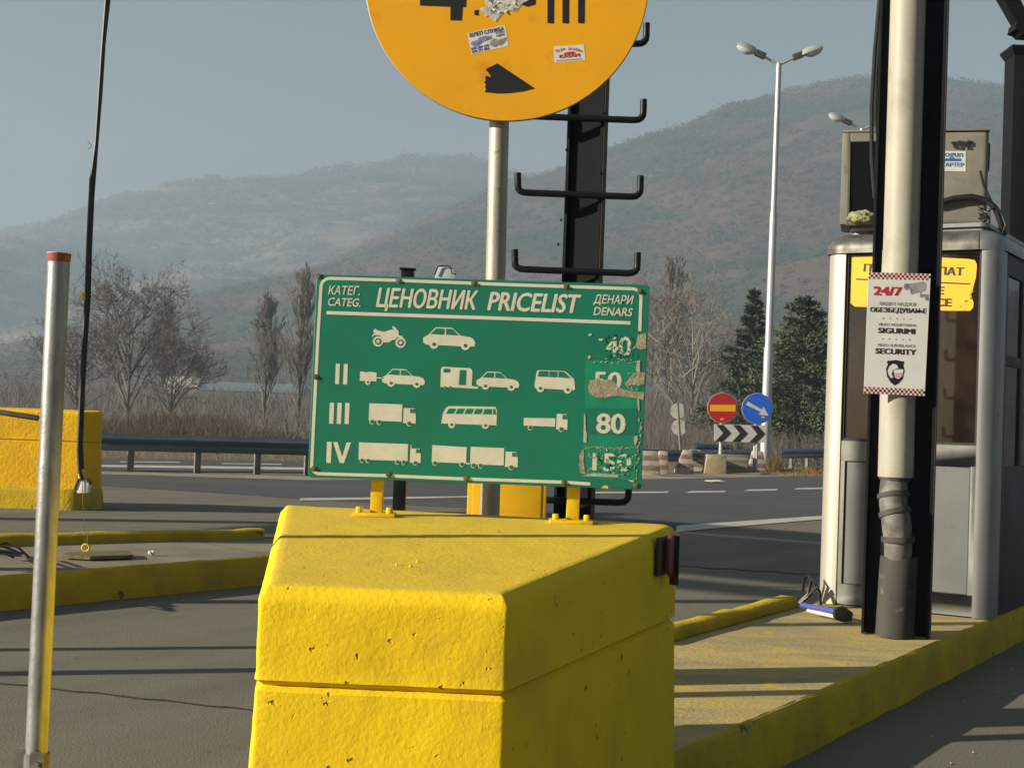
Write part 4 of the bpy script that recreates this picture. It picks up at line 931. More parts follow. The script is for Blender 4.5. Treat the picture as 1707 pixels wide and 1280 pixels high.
# yellow notice stuck on the window
ns = thing('window_notice', 'yellow roadside help notice stuck across the top of the booth window', 'notice', bf.at(1520, 515, -.02))
np_ = Plane(bp(0, .0275, ISL), -RD)
out_ = [(1419, 432), (1421, 427), (1427, 424), (1480, 424), (1560, 429), (1616, 432), (1625, 434), (1628.5, 441), (1627, 462), (1622, 480), (1619, 494), (1623, 505), (1622, 513), (1617, 518), (1580, 518), (1500, 514), (1425, 511), (1417, 505), (1417, 498)]
mb = MB(); poly_on(mb, np_, out_, .001); nb = mb.build('notice_sheet', pm('yellow_notice_film', (0.74, 0.40, 0.012), 0.4, col2=(0.68, 0.36, 0.012), scale=4), ns)
mb = MB(); ribbon(mb, np_, [(1427, 465.5), (1520, 469), (1617, 473.5)], 2.4, .002); lettering('notice_lettering', m_black_film, nb, mb, signtext('ПОМОШ НА ПАТ', (1439, 452.5), (1606.5, 459.5), 12.6, .045, 0, np_, .002),
    signtext('ROADSIDE', (1470, 487.5), (1574, 490.8), 13, .045, 0, np_, .002), signtext('ASSISTANCE', (1452, 508), (1587, 510.8), 13, .045, 0, np_, .002))
mb = MB(); rdn = random.Random(3)
for i in range(16):
    t = i/15; x = 1622-t*26; y = 484+t*30; q = [np_.at(x+rdn.uniform(-5, 5), y+rdn.uniform(-4, 4), .002+rdn.uniform(0, .012)) for _ in range(3)]; mb.poly(q)
mb.build('curled_corner', pm('curled_notice_film', (0.80, 0.52, 0.10), 0.25, col2=(0.7, 0.4, 0.02), scale=60), nb)
# air conditioner on the roof
ACY = 8.36; rot = R(14); ax_ = V(math.cos(rot), -math.sin(rot), 0); ay_ = V(math.sin(rot), math.cos(rot), 0)
apl = Plane(V(at(1400, 375, ACY).x, ACY, 0), -ay_)
AB = apl.at(1400, 374); AT = apl.at(1411, 221); AW = (apl.at(1645, 378)-AB).dot(ax_); AH = AT.z-AB.z; zA = bp(0, 0, ztp+.014).z
AB.z = zA
ac = thing('air_conditioner', 'grimy beige air conditioner outdoor unit on the booth roof', 'air conditioner', AB+ax_*AW/2+ay_*.15)
lean = 0.0
g1 = AW*.40
mb = MB(); mb.box(AB+ax_*(AW*.37), ax_*(AW*.63), ay_*.34, UP*AH); mb.build('casing', m_acbody, ac, bevel=0.035, seg=5)
mb = MB()
for a0, a1, z0, z1 in ((0, .045, 0, AH), (.045, AW*.40, 0, .05), (.045, AW*.40, AH-.055, AH)): mb.box(AB+ax_*a0+UP*z0+ay_*.004, ax_*(a1-a0), ay_*.33, UP*(z1-z0))
mb.build('frame', m_acbody, ac, bevel=0.006)
mb = MB(); mb.box(AB+ax_*.045+ay_*.09+UP*.05, ax_*(AW*.40-.045), ay_*.01, UP*(AH-.105)); mb.build('fan_recess', m_acgrille, ac)
mb = MB()
for k in range(26): mb.box(AB+ax_*(.05+k*(AW*.40-.055)/26)+ay_*.012+UP*.05, ax_*.0025, ay_*.006, UP*(AH-.105))
for k in range(4): mb.box(AB+ax_*.045+ay_*.019+UP*(.08+k*(AH-.16)/3), ax_*(AW*.40-.045), ay_*.004, UP*.006)
mb.build('grille', m_acgrille, ac)
mb = MB(); mb.box(AB-ax_*.004-ay_*.004+UP*(AH+.0005), ax_*(AW+.008), ay_*.35, UP*.012); mb.build('lid', m_acbody, ac, bevel=0.005)
ap = Plane(AB, -ay_)
mb = MB(); poly_on(mb, ap, [(1540, 252), (1610, 252), (1610, 286), (1540, 285)], .002); s1 = mb.build('sticker', m_greysheet, ac)
m_teal = pm('teal_print', (0.03, 0.13, 0.22), 0.5)
lettering('sticker_lettering', m_teal, s1, signtext('Shogun', (1559, 261), (1606, 262), 10, .03, 0, ap, .003), signtext('АВТО СТАРТЕР', (1532, 277), (1607.5, 278), 6.2, .04, 0, ap, .003))
mb = MB(); poly_on(mb, ap, [(1550, 264), (1602.5, 264.6), (1602.5, 269), (1550, 268.6)], .003); mb.build('sticker_band', m_bluetube, s1)
mb = MB()
for k in range(26): jag(mb, ap, 1588+rd.uniform(0, 33), 237+rd.uniform(0, 16)*(.4+k/40), rd.uniform(2, 5), rd.uniform(2, 4), .0025, 8, .4)
mb.build('glue_residue', m_pipesleeve, ac)
mb = MB(); sd = AB+ax_*(AW+.001)+ay_*.10
mb.box(sd+UP*(AH*.62), ax_*.012, ay_*.12, UP*AH*.28); mb.build('valve_cover', m_acgrille, ac)
# lump of insulation in the frame
fo = MB(); cc_ = apl.at(1438, 372)-ay_*.03; cc_.z = zA+.03
bm = bmesh.new(); bmesh.ops.create_icosphere(bm, subdivisions=4, radius=1)
for v in bm.verts:
    d = 1+.28*fbm(v.co*2.2+V(5, 0, 0), 4)+.12*noise.noise(v.co*7); v.co = V(v.co.x*.085*d, v.co.y*.05*d, max(-.03, v.co.z*.042*d))
fo.add([cc_+v.co for v in bm.verts], [tuple(v.index for v in f.verts) for f in bm.faces]); bm.free()
tag(fo.build('insulation_clump', m_foam, smooth=True, angle=180, loc=cc_), 'pale green lump of insulation wool under the air conditioner grille', 'insulation')
# hose and cables at the right end of the unit
hc = thing('refrigerant_hose', 'thick dark hose crossing the front of the air conditioner', 'hose', apl.at(1620, 350))
mb = MB(); mb.tube([apl.at(x, y, o_) for x, y, o_ in ((1520, 348, .0), (1560, 340, .03), (1590, 331, .035), (1620, 328, .035), (1645, 334, .03), (1660, 348, .03), (1668, 370, .03), (1674, 392, .0))], .018, 10); mb.build('hose', m_cable, hc, smooth=True)
mb = MB(); mb.tube([apl.at(x, y, .03) for x, y in ((1634, 285), (1640, 310), (1652, 335), (1664, 360), (1676, 378))], .008, 8); mb.tube([apl.at(x, y, .05) for x, y in ((1648, 352), (1658, 345), (1668, 352), (1676, 375), (1670, 392), (1664, 380))], .006, 8)
for k in range(7): mb.tube([apl.at(1632+rd.uniform(-3, 6), 345+k*4, .01), apl.at(1648+rd.uniform(-4, 8), 352+rd.uniform(-6, 12), .04), apl.at(1640+rd.uniform(-6, 10), 366+rd.uniform(-4, 8), .02)], .007, 6)
mb.build('cable', m_cable, hc, smooth=True)
# squeegee and cable ends lying against the booth foot
sqz = thing('window_brush', 'blue and white handled window brush lying at the booth foot', 'brush', gp(1375, 1022, ISL))
b0, b1 = gp(1336, 1014, ISL+.03), gp(1396, 1026, ISL+.03)
MB().tube([b0+UP*.02, b1+UP*.02], .014, 10).build('handle', m_bluetube, sqz, smooth=True)
MB().tube([b0+UP*(-.005)+V(.03, -.03, 0), b1+UP*(-.005)+V(0, -.03, 0)], .011, 10).build('handle_sleeve', m_signback, sqz, smooth=True)
hb = MB(); dd_ = (b1-b0).normalized(); hb.tube([b1+dd_*.0+UP*.01, b1+dd_*.03+UP*.015, b1+dd_*.075+UP*.005, b1+dd_*.08-UP*.02], [.035, .042, .036, .02], 12); hb.build('head', m_pipesleeve, sqz, smooth=True)
cb2 = thing('cable_tangle', 'tangle of black cable ends around the booth left corner post', 'cable', gp(1345, 1005, ISL))
mb = MB()
for pts in ([(1322, 1012, .02), (1335, 1004, .06), (1352, 990, .12), (1360, 975, .2), (1366, 985, .14), (1368, 1008, .02)], [(1338, 985, .1), (1341, 965, .2), (1347, 958, .22), (1352, 968, .15), (1347, 990, .05), (1330, 1006, .02)], [(1310, 1012, .02), (1325, 1006, .05), (1340, 1000, .05), (1362, 978, .18)], [(1316, 1018, .015), (1340, 1014, .02), (1372, 1019, .02)]):
    mb.tube([bf.at(x, y, .06+.02*(i % 2)) for i, (x, y, z) in enumerate(pts)], .010, 8)
mb.build('cable', m_cable, cb2, smooth=True)

# columns and canopy steel at the right edge
a_ = at(1688, 200, 10.0); ztc = at(1700, 78, 10.0).z
col3 = thing('steel_column', 'black steel column with flared cap behind the booth at the right edge', 'column', V(a_.x+.12, 10.1, ISL))
mb = MB(); mb.box(V(a_.x, 10.0, ISL), V(.26, 0, 0), V(0, .2, 0), UP*(ztc-.06-ISL)); mb.build('beam', m_blackmatte, col3, bevel=.003)
mb = MB(); q0 = V(a_.x, 10.0, ztc-.06); mb.add([q0, q0+V(.26, 0, 0), q0+V(.26, .2, 0), q0+V(0, .2, 0)]+[q0+V(-.025, -.03, .05), q0+V(.285, -.03, .05), q0+V(.285, .23, .05), q0+V(-.025, .23, .05)]+[q0+V(-.025, -.03, .065), q0+V(.285, -.03, .065), q0+V(.285, .23, .065), q0+V(-.025, .23, .065)],
    [(0, 1, 5, 4), (1, 2, 6, 5), (2, 3, 7, 6), (3, 0, 4, 7), (4, 5, 9, 8), (5, 6, 10, 9), (6, 7, 11, 10), (7, 4, 8, 11), (8, 9, 10, 11)]); mb.build('cap', m_blackmatte, col3)
tr_ = thing('canopy_beam', 'dark rusty canopy steel with diagonal strut in the top right corner', 'canopy', at(1700, -90, 10.0))
m_rust = pm('dark_rusty_steel', (0.010, 0.008, 0.006), 0.8, col2=(0.02, 0.014, 0.008), scale=14)
q = [at(x, y, 10.0) for x, y in ((1674, 0), (1640, -62), (1668, -62), (1703, 2), (1724, 42), (1700, 48))]
mb = MB(); mb.prism([at(x, y, 9.95) for x, y in ((1640, -60), (1672, -60), (1716, 30), (1698, 42))], V(0, .12, 0)); mb.build('strut', m_blackmatte, tr_)
mb = MB(); mb.prism([at(x, y, 9.93) for x, y in ((1695, 37), (1716, 25), (1760, 25), (1760, 60), (1706, 57), (1700, 51), (1692, 49))], V(0, .16, 0)); mb.build('gusset', m_blackmatte, tr_)
mb = MB(); pz = at(1640, -62, 10.0); mb.box(V(.2, 10.0, pz.z), V(6.0, 0, 0), V(0, .12, 0), UP*.2); mb.build('beam', m_rust, tr_)

# ------------------------------------------------------------------ left foreground post, hanging cable, far left barrier
gpst = thing('galvanised_post', 'galvanised steel post with a rust red cap in the left foreground', 'post', V(at(55, 1400, 3.6).x, 3.6, 0))
pa, pb = at(98, 437, 3.6), at(61, 1250, 3.6); dv = pb-pa; pe = pa+dv*((0-pa.z)/dv.z); rg = .5*36.5*3.6/F
mb = MB(); mb.tube([pa, pa.lerp(pe, .3), pa.lerp(pe, .6), pe], rg, 28); mb.build('tube', m_galv, gpst, smooth=True)
mb = MB(); up_ = (pa-pb).normalized(); mb.tube([pa-up_*.001, pa+up_*.004, pa+up_*.021], [rg, rg*1.04, rg*1.09], 24, True); mb.build('cap', m_orange_rust, gpst, smooth=True)
mb = MB(); mb.tube([pa+up_*.0212, pa+up_*.0222], [rg*1.10, rg*1.10], 24, True); mb.build('cap_rim', m_sticker, gpst, smooth=True)
mb = MB(); q = at(61, 1266, 3.6); mb.tube([q+up_*.018, q-up_*.03], rg+.004, 24); mb.box(q+V(-rg-.022, -rg*.6, -.02), V(.03, 0, 0), V(0, .02, 0), UP*.05); mb.box(q+V(-.004, -rg-.012, -.03), V(rg+.004, 0, 0), V(0, .014, 0), UP*.055)
mb.tube([q+V(.014, -rg-.022, 0), q+V(.014, -rg, 0)], .006, 8); mb.build('clamp', m_pipegrey, gpst)
hb_ = gp(143, 925, ISL); YW = hb_.y
wc = thing('hanging_cable', 'pair of long black cables hanging from above with a white plug box at the end', 'cable', at(137, 805, YW))
def wob(pts, Y, dy=0): return [at(x, y, Y+dy) for x, y in pts]
mb = MB(); mb.tube(wob([(190, -150), (181, 0), (173, 70), (168, 150), (160, 250), (154, 330), (150, 420), (148, 500), (142, 580), (138, 660), (135, 740), (137, 785), (138, 800)], YW), .014, 8); mb.build('cable', m_cable, wc, smooth=True)
mb = MB(); mb.tube(wob([(188, -150), (177, 0), (170, 90), (165, 165), (160, 240), (152, 300), (147, 400), (144, 490), (138, 590), (134, 680), (131, 750), (133, 785), (137, 800)], YW, -.03), .013, 8); mb.build('cable', m_cable, wc, smooth=True)
mb = MB(); mb.tube(wob([(153, 243), (146, 236)], YW), .002, 5); mb.tube(wob([(153, 243), (147, 249)], YW), .002, 5); mb.build('tie_end', m_cable, wc); mb = MB(); mb.tube(wob([(140, 488), (140, 500)], YW, -.03), .018, 8); mb.build('tie', m_yellow_metal, wc)
mb = MB(); mb.tube(wob([(136, 782), (136.5, 797)], YW, -.01), .022, 10); mb.build('tape_band', m_yellow_metal, wc, smooth=True)
mb = MB(); mb.prism([at(x, y, YW-.03) for x, y in ((127, 806), (133, 799), (143, 799), (149, 806), (146, 822), (128, 822))], V(0, .06, 0)); plug = mb.build('plug_box', m_white, wc, bevel=.006)
mb = MB(); mb.prism([at(x, y, YW-.034) for x, y in ((123, 815), (130, 797), (133, 798), (126, 817))], V(0, .05, 0)); mb.prism([at(x, y, YW-.034) for x, y in ((143, 797), (147, 797), (151, 806), (149, 808))], V(0, .05, 0)); mb.build('box_flap', m_reflbody, plug)
mb = MB(); mb.tube([at(137, 800, YW-.035), at(138, 830, YW-.035), at(141, 880, YW-.02), hb_+UP*.03], .0022, 5); mb.tube([at(146, 880, YW), hb_+UP*.03+V(.01, 0, 0)], .003, 5)
mb.tube([at(126, 815, YW), gp(95, 866, .1)], .0022, 5); mb.build('wire', m_darksteel, wc)
eb = thing('anchor_plate', 'yellow ring bolt on a rusty steel plate lying on the left island', 'anchor plate', hb_)
mb = MB(); mb.prism([gp(x, y, ISL+.006) for x, y in ((104, 930), (150, 932.5), (222, 930), (216, 923.5), (150, 924), (112, 926))], UP*.022); mb.build('plate', m_darksteel, eb)
mb = MB(); mb.tube([hb_+V(math.cos(t*.628)*.024, -.01, .05+math.sin(t*.628)*.024) for t in range(11)], .007, 8, False); mb.build('ring', m_yellow_metal, eb, smooth=True)
for nm, px, py, zz, s, lab in (('paper_scrap', 252, 925, ISL, .022, 'small crumpled white paper scrap on the left island beside the steel plate'), ('paper_scrap', 1190, 804, .01, .11, 'flattened white paper lying on the far carriageway'), ('plastic_litter', 1354, 789, .01, .12, 'small red litter at the verge beside the booth')):
    q = gp(px, py, zz); mb = MB(); rr_ = random.Random(px)
    bm = bmesh.new(); bmesh.ops.create_icosphere(bm, subdivisions=2, radius=1)
    for v in bm.verts:
        d = 1+.5*noise.noise(v.co*2.5+V(px, 0, 0)); v.co = V(v.co.x*s*d*(2 if zz < .1 else 1), v.co.y*s*d, max(0, (v.co.z*.8+.6)*s*d*(.35 if zz < .1 else 1)))
    mb.add([q+v.co for v in bm.verts], [tuple(v.index for v in f.verts) for f in bm.faces]); bm.free()
    tag(mb.build(nm, m_redprint if 'red' in lab else m_paper, loc=q), lab, 'litter')
ct = thing('cable_tangle', 'tangle of cables and a blue tube lying on the left island at the frame edge', 'cable', gp(20, 925, ISL))
mb = MB()
for k in range(6):
    s0 = rd.uniform(-60, 0); mb.tube([gp(s0, 912+k*2, ISL+.10), gp(s0+30, 905+k*3, ISL+.14), gp(s0+50, 912+k*2, ISL+.08), gp(s0+68+k*4, 925+rd.uniform(-3, 4), ISL+.015)], .008, 6)
mb.build('cable', m_cable, ct, smooth=True)
mb = MB(); mb.tube([gp(-60, 918, ISL+.03), gp(22, 921, ISL+.02)], .018, 8); mb.build('tube', m_bluetube, ct, smooth=True)

# far left barrier on its own island
fr = gp(131, 851, 0); Yb = fr.y+.12
ztb = at(131, 686, Yb).z; zsb = at(131, 737, Yb).z
island('far_traffic_island', [(fr.x-4, fr.y-.02), (fr.x+.02, fr.y), (fr.x+.13, fr.y+.30), (fr.x+.0, fr.y+1.0), (fr.x-4, fr.y+1.0)], 0.24, 'grey')
fb = concrete_barrier('concrete_barrier', 'orange yellow concrete barrier at the left edge beyond the empty lane',
    [(fr.x-2.3, Yb-.02), (fr.x-.01, Yb), (fr.x+.10, Yb+.25), (fr.x-.02, Yb+.75), (fr.x-2.3, Yb+.75)], .23, lambda x, y: ztb+(y-Yb)*.02, zsb, m_yellow_far, cell=.06, fil=.04)
bm_ = thing('boom_gate', 'grey boom gate arm reaching in from the left edge before the far barrier', 'gate', V(-5.6, 12.2, .2))
mb = MB(); mb.tube([at(-420, 610, 12.2), at(-200, 653, 12.2), at(0, 687, 12.2), at(64, 697, 12.2)], .024, 12); mb.build('arm', m_railpost, bm_, smooth=True)
q = at(-420, 610, 12.2); mb = MB(); mb.box(V(q.x-.15, 12.1, 0), V(.3, 0, 0), V(0, .3, 0), UP*(q.z+.1)); mb.build('housing', m_yellow_far, bm_, bevel=.02)

# unseen canopy added far to the left to shade the plaza, with its columns
cr2 = thing('shadow_canopy', 'flat unseen canopy added to cast the dark band across the plaza', 'canopy', V(-14, 10, 0))
ob_ = V(2.2, 8.2, 0)
def cpt(a_, r_, z): return ob_+AX*a_+RD*r_+UP*z
mb = MB(); mb.box(cpt(-18.2, -8.9, 5.0), AX*7.7, RD*3.4, UP*.35); mb.build('shadow_slab', m_alu, cr2)
mb = MB()
for r_ in (-9.9, -4.6, -3.9): mb.box(cpt(-18.4, r_, 5.0), AX*8.1, RD*.22, UP*.22)  # beams added to lay stripe shadows beside the dark band
mb.build('stripe_beam', m_black, cr2)
mb = MB()
for a_ in (-18.0, -12.0):
    mb.box(cpt(a_, -7.3, 0), AX*.25, RD*.25, UP*5.0); mb.box(cpt(a_, -10, 5.36), AX*.2, RD*6.5, UP*.2)
mb.build('support_column', m_black, cr2)
# slim poles added out of frame to throw thin shadow lines over the lane
for k, (x, y, h_, r_) in enumerate(((-4.6, 6.35, 3.4, .045), (-4.35, 5.75, 3.4, .06), (-7.6, 7.3, 3.8, .09))):
    q = V(x, y, 0); mb = MB(); mb.tube([q, q+UP*h_], r_, 10)
    tag(mb.build('shadow_pole', m_galv, loc=q, smooth=True), 'slim grey unseen pole added to throw a shadow line over the lane', 'pole', 'added shadow poles of the left lane')

# ------------------------------------------------------------------ guardrails
def guardrail(label, pts, hz, posts, pw=.11, th=.32, scale=1.0, blunt=False):
    root = thing('guardrail', label, 'guardrail', pts[0], 'guardrails along the road')
    prof = [(0.0, 0), (-.012, -.012), (-.02, -.035), (-.062, -.065), (-.075, -.085), (-.062, -.105), (-.02, -.135), (-.008, -.155), (-.02, -.175), (-.062, -.205), (-.075, -.225), (-.062, -.245), (-.02, -.275), (-.012, -.30), (0, -.31)]
    mb = MB(); k = len(prof)
    for i in range(len(pts)-1):
        p, q = Vector(pts[i]), Vector(pts[i+1]); d = (q-p).normalized(); n_ = V(d.y, -d.x, 0)
        if n_.y > 0: n_ = -n_
        for side_ in (0, 1):
            vs = [p+n_*(-a_*scale-side_*.006)+UP*(hz+b_*scale) for a_, b_ in prof]+[q+n_*(-a_*scale-side_*.006)+UP*(hz+b_*scale) for a_, b_ in prof]
            mb.add(vs, [(j, j+1, k+j+1, k+j) for j in range(k-1)])
    mb.build('beam', m_rail, root, smooth=True, angle=60)
    for t in posts:
        L = 0
        seglen = [(Vector(pts[i+1])-Vector(pts[i])).length for i in range(len(pts)-1)]; tot = sum(seglen); s = t*tot
        for i, sl_ in enumerate(seglen):
            if s <= sl_: break
            s -= sl_
        p, q = Vector(pts[i]), Vector(pts[i+1]); d = (q-p).normalized(); c_ = p+d*s; n_ = V(d.y, -d.x, 0)
        if n_.y < 0: n_ = -n_
        mb = MB(); mb.box(c_+n_*.02-d*pw/2, d*pw, n_*.012, UP*(hz-.02)); mb.box(c_+n_*.032-d*pw/2, d*.012, n_*.08, UP*(hz-.02)); mb.build('post', m_railpost, root)
    return root
g0, g1_, g2_ = gp(-300, 772, 0), gp(160, 786, 0), gp(530, 793, 0); g3 = gp(900, 799, 0)
hz = at(340, 727, gp(340, 790, 0).y).z
def tpx(px):  # parameter of a pixel column along the left rail
    P = [g0, g1_, g2_, g3]; tot = sum((P[i+1]-P[i]).length for i in range(3)); acc = 0
    for i, (xa, xb) in enumerate(((-300, 160), (160, 530), (530, 900))):
        L = (P[i+1]-P[i]).length
        if px <= xb: return (acc+L*(px-xa)/(xb-xa))/tot
        acc += L
guardrail('long steel guardrail beyond the left lanes running behind the green board', [g0, g1_, g2_, g3], hz, [tpx(x) for x in (-220, -110, 0, 107, 215, 324, 425, 512, 610, 700, 790)])
r1 = [gp(1040, 786, 0), gp(1150, 786, 0), gp(1250, 781, 0)]
guardrail('grey guardrail behind the red and white striped blocks', r1, at(1150, 750, r1[1].y).z, (.1, .35, .6, .85), th=.3)
r2 = [gp(1158, 775, 0), gp(1240, 774, 0)]
guardrail('short guardrail end showing behind the other rail below the chevron board', r2, at(1200, 741, r2[0].y).z, (.2, .8))
r3 = [gp(1303, 783, 0), gp(1345, 781, 0), gp(1460, 778, 0)]
guardrail('bent guardrail beside the blue sign partly behind the booth', r3, at(1340, 747, r3[1].y).z, (.12, .3, .5, .8))

# striped and ochre blocks on the verge
def vblock(name, label, x0, x1, y0, y1, mat, taper, dep=.4, sk=0):
    p, q = gp(x0, y1, 0), gp(x1, y1, 0); h_ = at((x0+x1)/2, y0, p.y).z; W = (q-p).length; c_ = (p+q)/2; c_.z = 0
    mb = MB(); b_ = [V(-W/2, 0, 0), V(W/2, 0, 0), V(W/2, dep, 0), V(-W/2, dep, 0)]; tw = W/2*taper
    t_ = [V(-tw+sk, dep*.5-dep*.5*taper, h_), V(tw+sk, dep*.5-dep*.5*taper, h_), V(tw+sk, dep*.5+dep*.5*taper, h_), V(-tw+sk, dep*.5+dep*.5*taper, h_)]
    mb.add([c_+v for v in b_+t_], [(3, 2, 1, 0), (4, 5, 6, 7), (0, 1, 5, 4), (1, 2, 6, 5), (2, 3, 7, 6), (3, 0, 4, 7)])
    return tag(mb.build(name, mat, bevel=.025, loc=c_), label, 'concrete block', 'blocks along the verge')
vblock('striped_block', 'broad red and white striped block touching the green board edge', 1062, 1094, 752, 793, m_stripeblock, .72)
vblock('striped_block', 'narrow upright striped block second from the green board', 1099, 1111, 752, 791, m_stripeblock, .8, .25)
vblock('striped_block', 'striped tapering block left of the white leaning one', 1131, 1151, 750, 788, m_stripeblock, .45, .35, .08)
vblock('striped_block', 'pale leaning block with red edge between striped block and ochre block', 1153, 1178, 750, 786, m_stripeblock, .40, .4, -.12)
vblock('concrete_block', 'plain ochre concrete block below the chevron board', 1181, 1204, 758, 790, m_oldblock, .85, .5, .03)
vblock('striped_block', 'long low weathered block with faded stripes under the chevron board', 1206, 1237, 758, 787, m_stripeworn, .97, .4)
vblock('striped_block', 'striped tapering block at the lamp post foot', 1254, 1272, 752, 787, m_stripeblock, .55, .35)

# ------------------------------------------------------------------ distant road signs
def disc_sign(name, label, px, py, rpx, Y, face, back=False, base_py=None, decal=None, pole_px=None):
    root = thing(name, label, 'road sign', V(at(px, py, Y).x, Y, 0))
    c_ = at(px, py, Y); r_ = rpx*Y/F; mb = MB(); n_ = 48
    mb.prism([c_+V(math.cos(i*2*math.pi/n_)*r_, 0, math.sin(i*2*math.pi/n_)*r_) for i in range(n_)], V(0, .03, 0)); d_ = mb.build('disc', face, root)
    mb = MB(); mb.tube([c_+V(math.cos(i*2*math.pi/n_)*(r_+.005), .015, math.sin(i*2*math.pi/n_)*(r_+.005)) for i in range(n_+1)], .014, 6, False); mb.build('rim', m_signedge, d_, smooth=True)
    return root, d_, c_, r_
YN = gp(1232, 787, 0).y
ne, d_, c_, r_ = disc_sign('no_entry_sign', 'round red no entry sign with yellow bar above the chevron board', 1204.5, 680, 24.5, YN, m_red)
nP = Plane(V(0, YN, 0), V(0, -1, 0))
mb = MB(); poly_on(mb, nP, [(1183.5, 674.5), (1226.5, 674.8), (1226, 686), (1183.5, 685.5)], .01); poly_on(mb, nP, [(1200, 697), (1207, 697), (1207, 700), (1200, 700)], .01); mb.build('bar', pm('orange_bar_film', (0.72, 0.34, 0.01), .5), d_)
mb = MB(); q = V(c_.x-.02, YN+.05, 0); mb.tube([q, q+UP*(c_.z+.2)], .04, 10); mb.build('pole', m_lampwhite, ne, smooth=True)
ba, d_, c_, r_ = disc_sign('keep_right_sign', 'round blue sign with white arrow pointing down right by the lamp post', 1262.5, 681, 25, YN, m_bluesign)
mb = MB(); poly_on(mb, nP, [(1243, 674.5), (1247, 669), (1270, 682.5), (1273.5, 677.5), (1281.5, 693), (1264, 691), (1268, 686.5)], .01); mb.build('arrow', m_greysheet, d_)
mb = MB(); poly_on(mb, nP, [(1269, 694), (1275, 694), (1275, 697), (1269, 696)], .012); mb.build('bar', MATS['orange_bar_film'], d_)
mb = MB(); q = V(c_.x-.03, YN+.05, 0); mb.tube([q, q+UP*(c_.z+.2)], .04, 10); mb.build('pole', m_lampwhite, ba, smooth=True)
cv = thing('chevron_board', 'rectangular black and white chevron board under the two round signs', 'road sign', V(at(1234, 723, YN).x, YN-.06, 0))
vP = Plane(V(0, YN-.06, 0), V(0, -1, 0))
mb = MB(); mb.prism([vP.at(*p) for p in ((1190.5, 707), (1276.5, 709), (1276.5, 738), (1190.5, 735))], V(0, .03, 0)); bb = mb.build('board', m_greysheet, cv)
mb = MB()
for x in (1192, 1220, 1249): poly_on(mb, vP, [(x+2, 707.8+(x-1190)*.022), (x+13.5, 708.0+(x-1190)*.022), (x+26.5, 722+(x-1190)*.022), (x+12, 736.2+(x-1190)*.02), (x, 736+(x-1190)*.02), (x+13.5, 721.8+(x-1190)*.022)], .008)
mb.build('chevron', m_black_film, bb)
for px in (1202, 1262): mb = MB(); q = V(at(px, 740, YN).x, YN+.0, 0); mb.tube([q, q+UP*.9], .035, 8); mb.build('leg', m_lampwhite, cv, smooth=True)
db = thing('sign_backs', 'post with two pale round sign backs one above the other', 'road sign', V(at(1133, 745, 44).x, 44, 0))
for k, (px, py, rp) in enumerate(((1130.5, 685, 13.2), (1132.5, 712.5, 13.2))):
    c_ = at(px, py, 44.1); r_ = rp*44/F; mb = MB(); mb.prism([c_+V(math.cos(i*.1745)*r_, 0, math.sin(i*.1745)*r_) for i in range(36)], V(0, .02, 0)); mb.build('disc', m_signback, db)
mb = MB(); tp = at(1129.5, 672, 44); bt = at(1135, 760, 44); dv = bt-tp; bt = tp+dv*((0-tp.z)/dv.z); mb.tube([tp, bt], .04, 10); mb.build('post', m_railpost, db, smooth=True)

# ------------------------------------------------------------------ street lamps
def street_lamp(label, base, top, Yl, group):
    root = thing('street_lamp', label, 'street lamp', base, group); H = top.z-base.z; dx = (top.x-base.x)
    def pz(t): return base+V(dx*t, 0, H*t)
    mb = MB(); mb.tube([pz(0), pz(.30), pz(.305), pz(.63), pz(.635), pz(1)], [.145, .135, .112, .105, .085, .075], 16); mb.build('pole', m_lampwhite, root, smooth=True)
    for s in (-1, 1):
        e = top+V(s*.42, 0, .17); mb = MB(); mb.tube([top-UP*.05, e], .035, 8); arm = mb.build('arm', m_lampwhite, root, smooth=True)
        d = V(s*math.cos(R(22)), 0, math.sin(R(22))); u = V(-s*math.sin(R(22)), 0, math.cos(R(22)))
        mb = MB(); o_ = e+d*(-.02); mb.box(o_-u*.07+V(0, -.09, 0), d*.30, V(0, .18, 0), u*.17); mb.build('bracket', m_lampgrey, arm, bevel=.02)
        mb = MB(); vs = []; fs = []
        st_ = [(.26, .10, .12), (.40, .15, .17), (.60, .17, .175), (.78, .15, .14), (.90, .10, .07)]
        for x, wy, hz_ in st_: vs += [o_+d*x+V(0, wy*math.cos(R(a_)), 0)+u*(hz_*math.sin(R(a_))-.02) for a_ in range(0, 181, 20)]
        k = 10
        for i in range(len(st_)-1):
            for j in range(k-1): fs.append((i*k+j, i*k+j+1, (i+1)*k+j+1, (i+1)*k+j))
        fs += [tuple(range(k)), tuple(range((len(st_)-1)*k, len(st_)*k))[::-1]]
        mb.add(vs, fs); hd_ = mb.build('head', m_lampwhite, arm, smooth=True)
        mb = MB(); vs = []; fs = []
        for x, wy, hz_ in ((.34, .10, .04), (.48, .15, .12), (.62, .155, .14), (.78, .14, .11), (.88, .09, .03)): vs += [o_+d*x+V(0, wy*math.cos(R(a_)), 0)-u*(hz_*math.sin(R(a_))+.02) for a_ in range(0, 181, 20)]
        for i in range(4):
            for j in range(k-1): fs.append((i*k+j, i*k+j+1, (i+1)*k+j+1, (i+1)*k+j))
        fs += [tuple(range(k)), tuple(range(4*k, 5*k))[::-1]]
        mb.add(vs, fs); mb.build('lens', m_lens, hd_, smooth=True)
YL = YN+1.6
lb = V(at(1274, 788, YL).x, YL, 0); lt = at(1298.5, 106, YL)
street_lamp('tall white double headed street lamp standing clear against the hill', lb, lt, YL, 'double street lamps')
Y2 = YL*1.27; t2 = at(1437, 215, Y2)
street_lamp('second double street lamp with only its heads showing above the air conditioner', V(t2.x-.45, Y2, 0), t2, Y2, 'double street lamps')

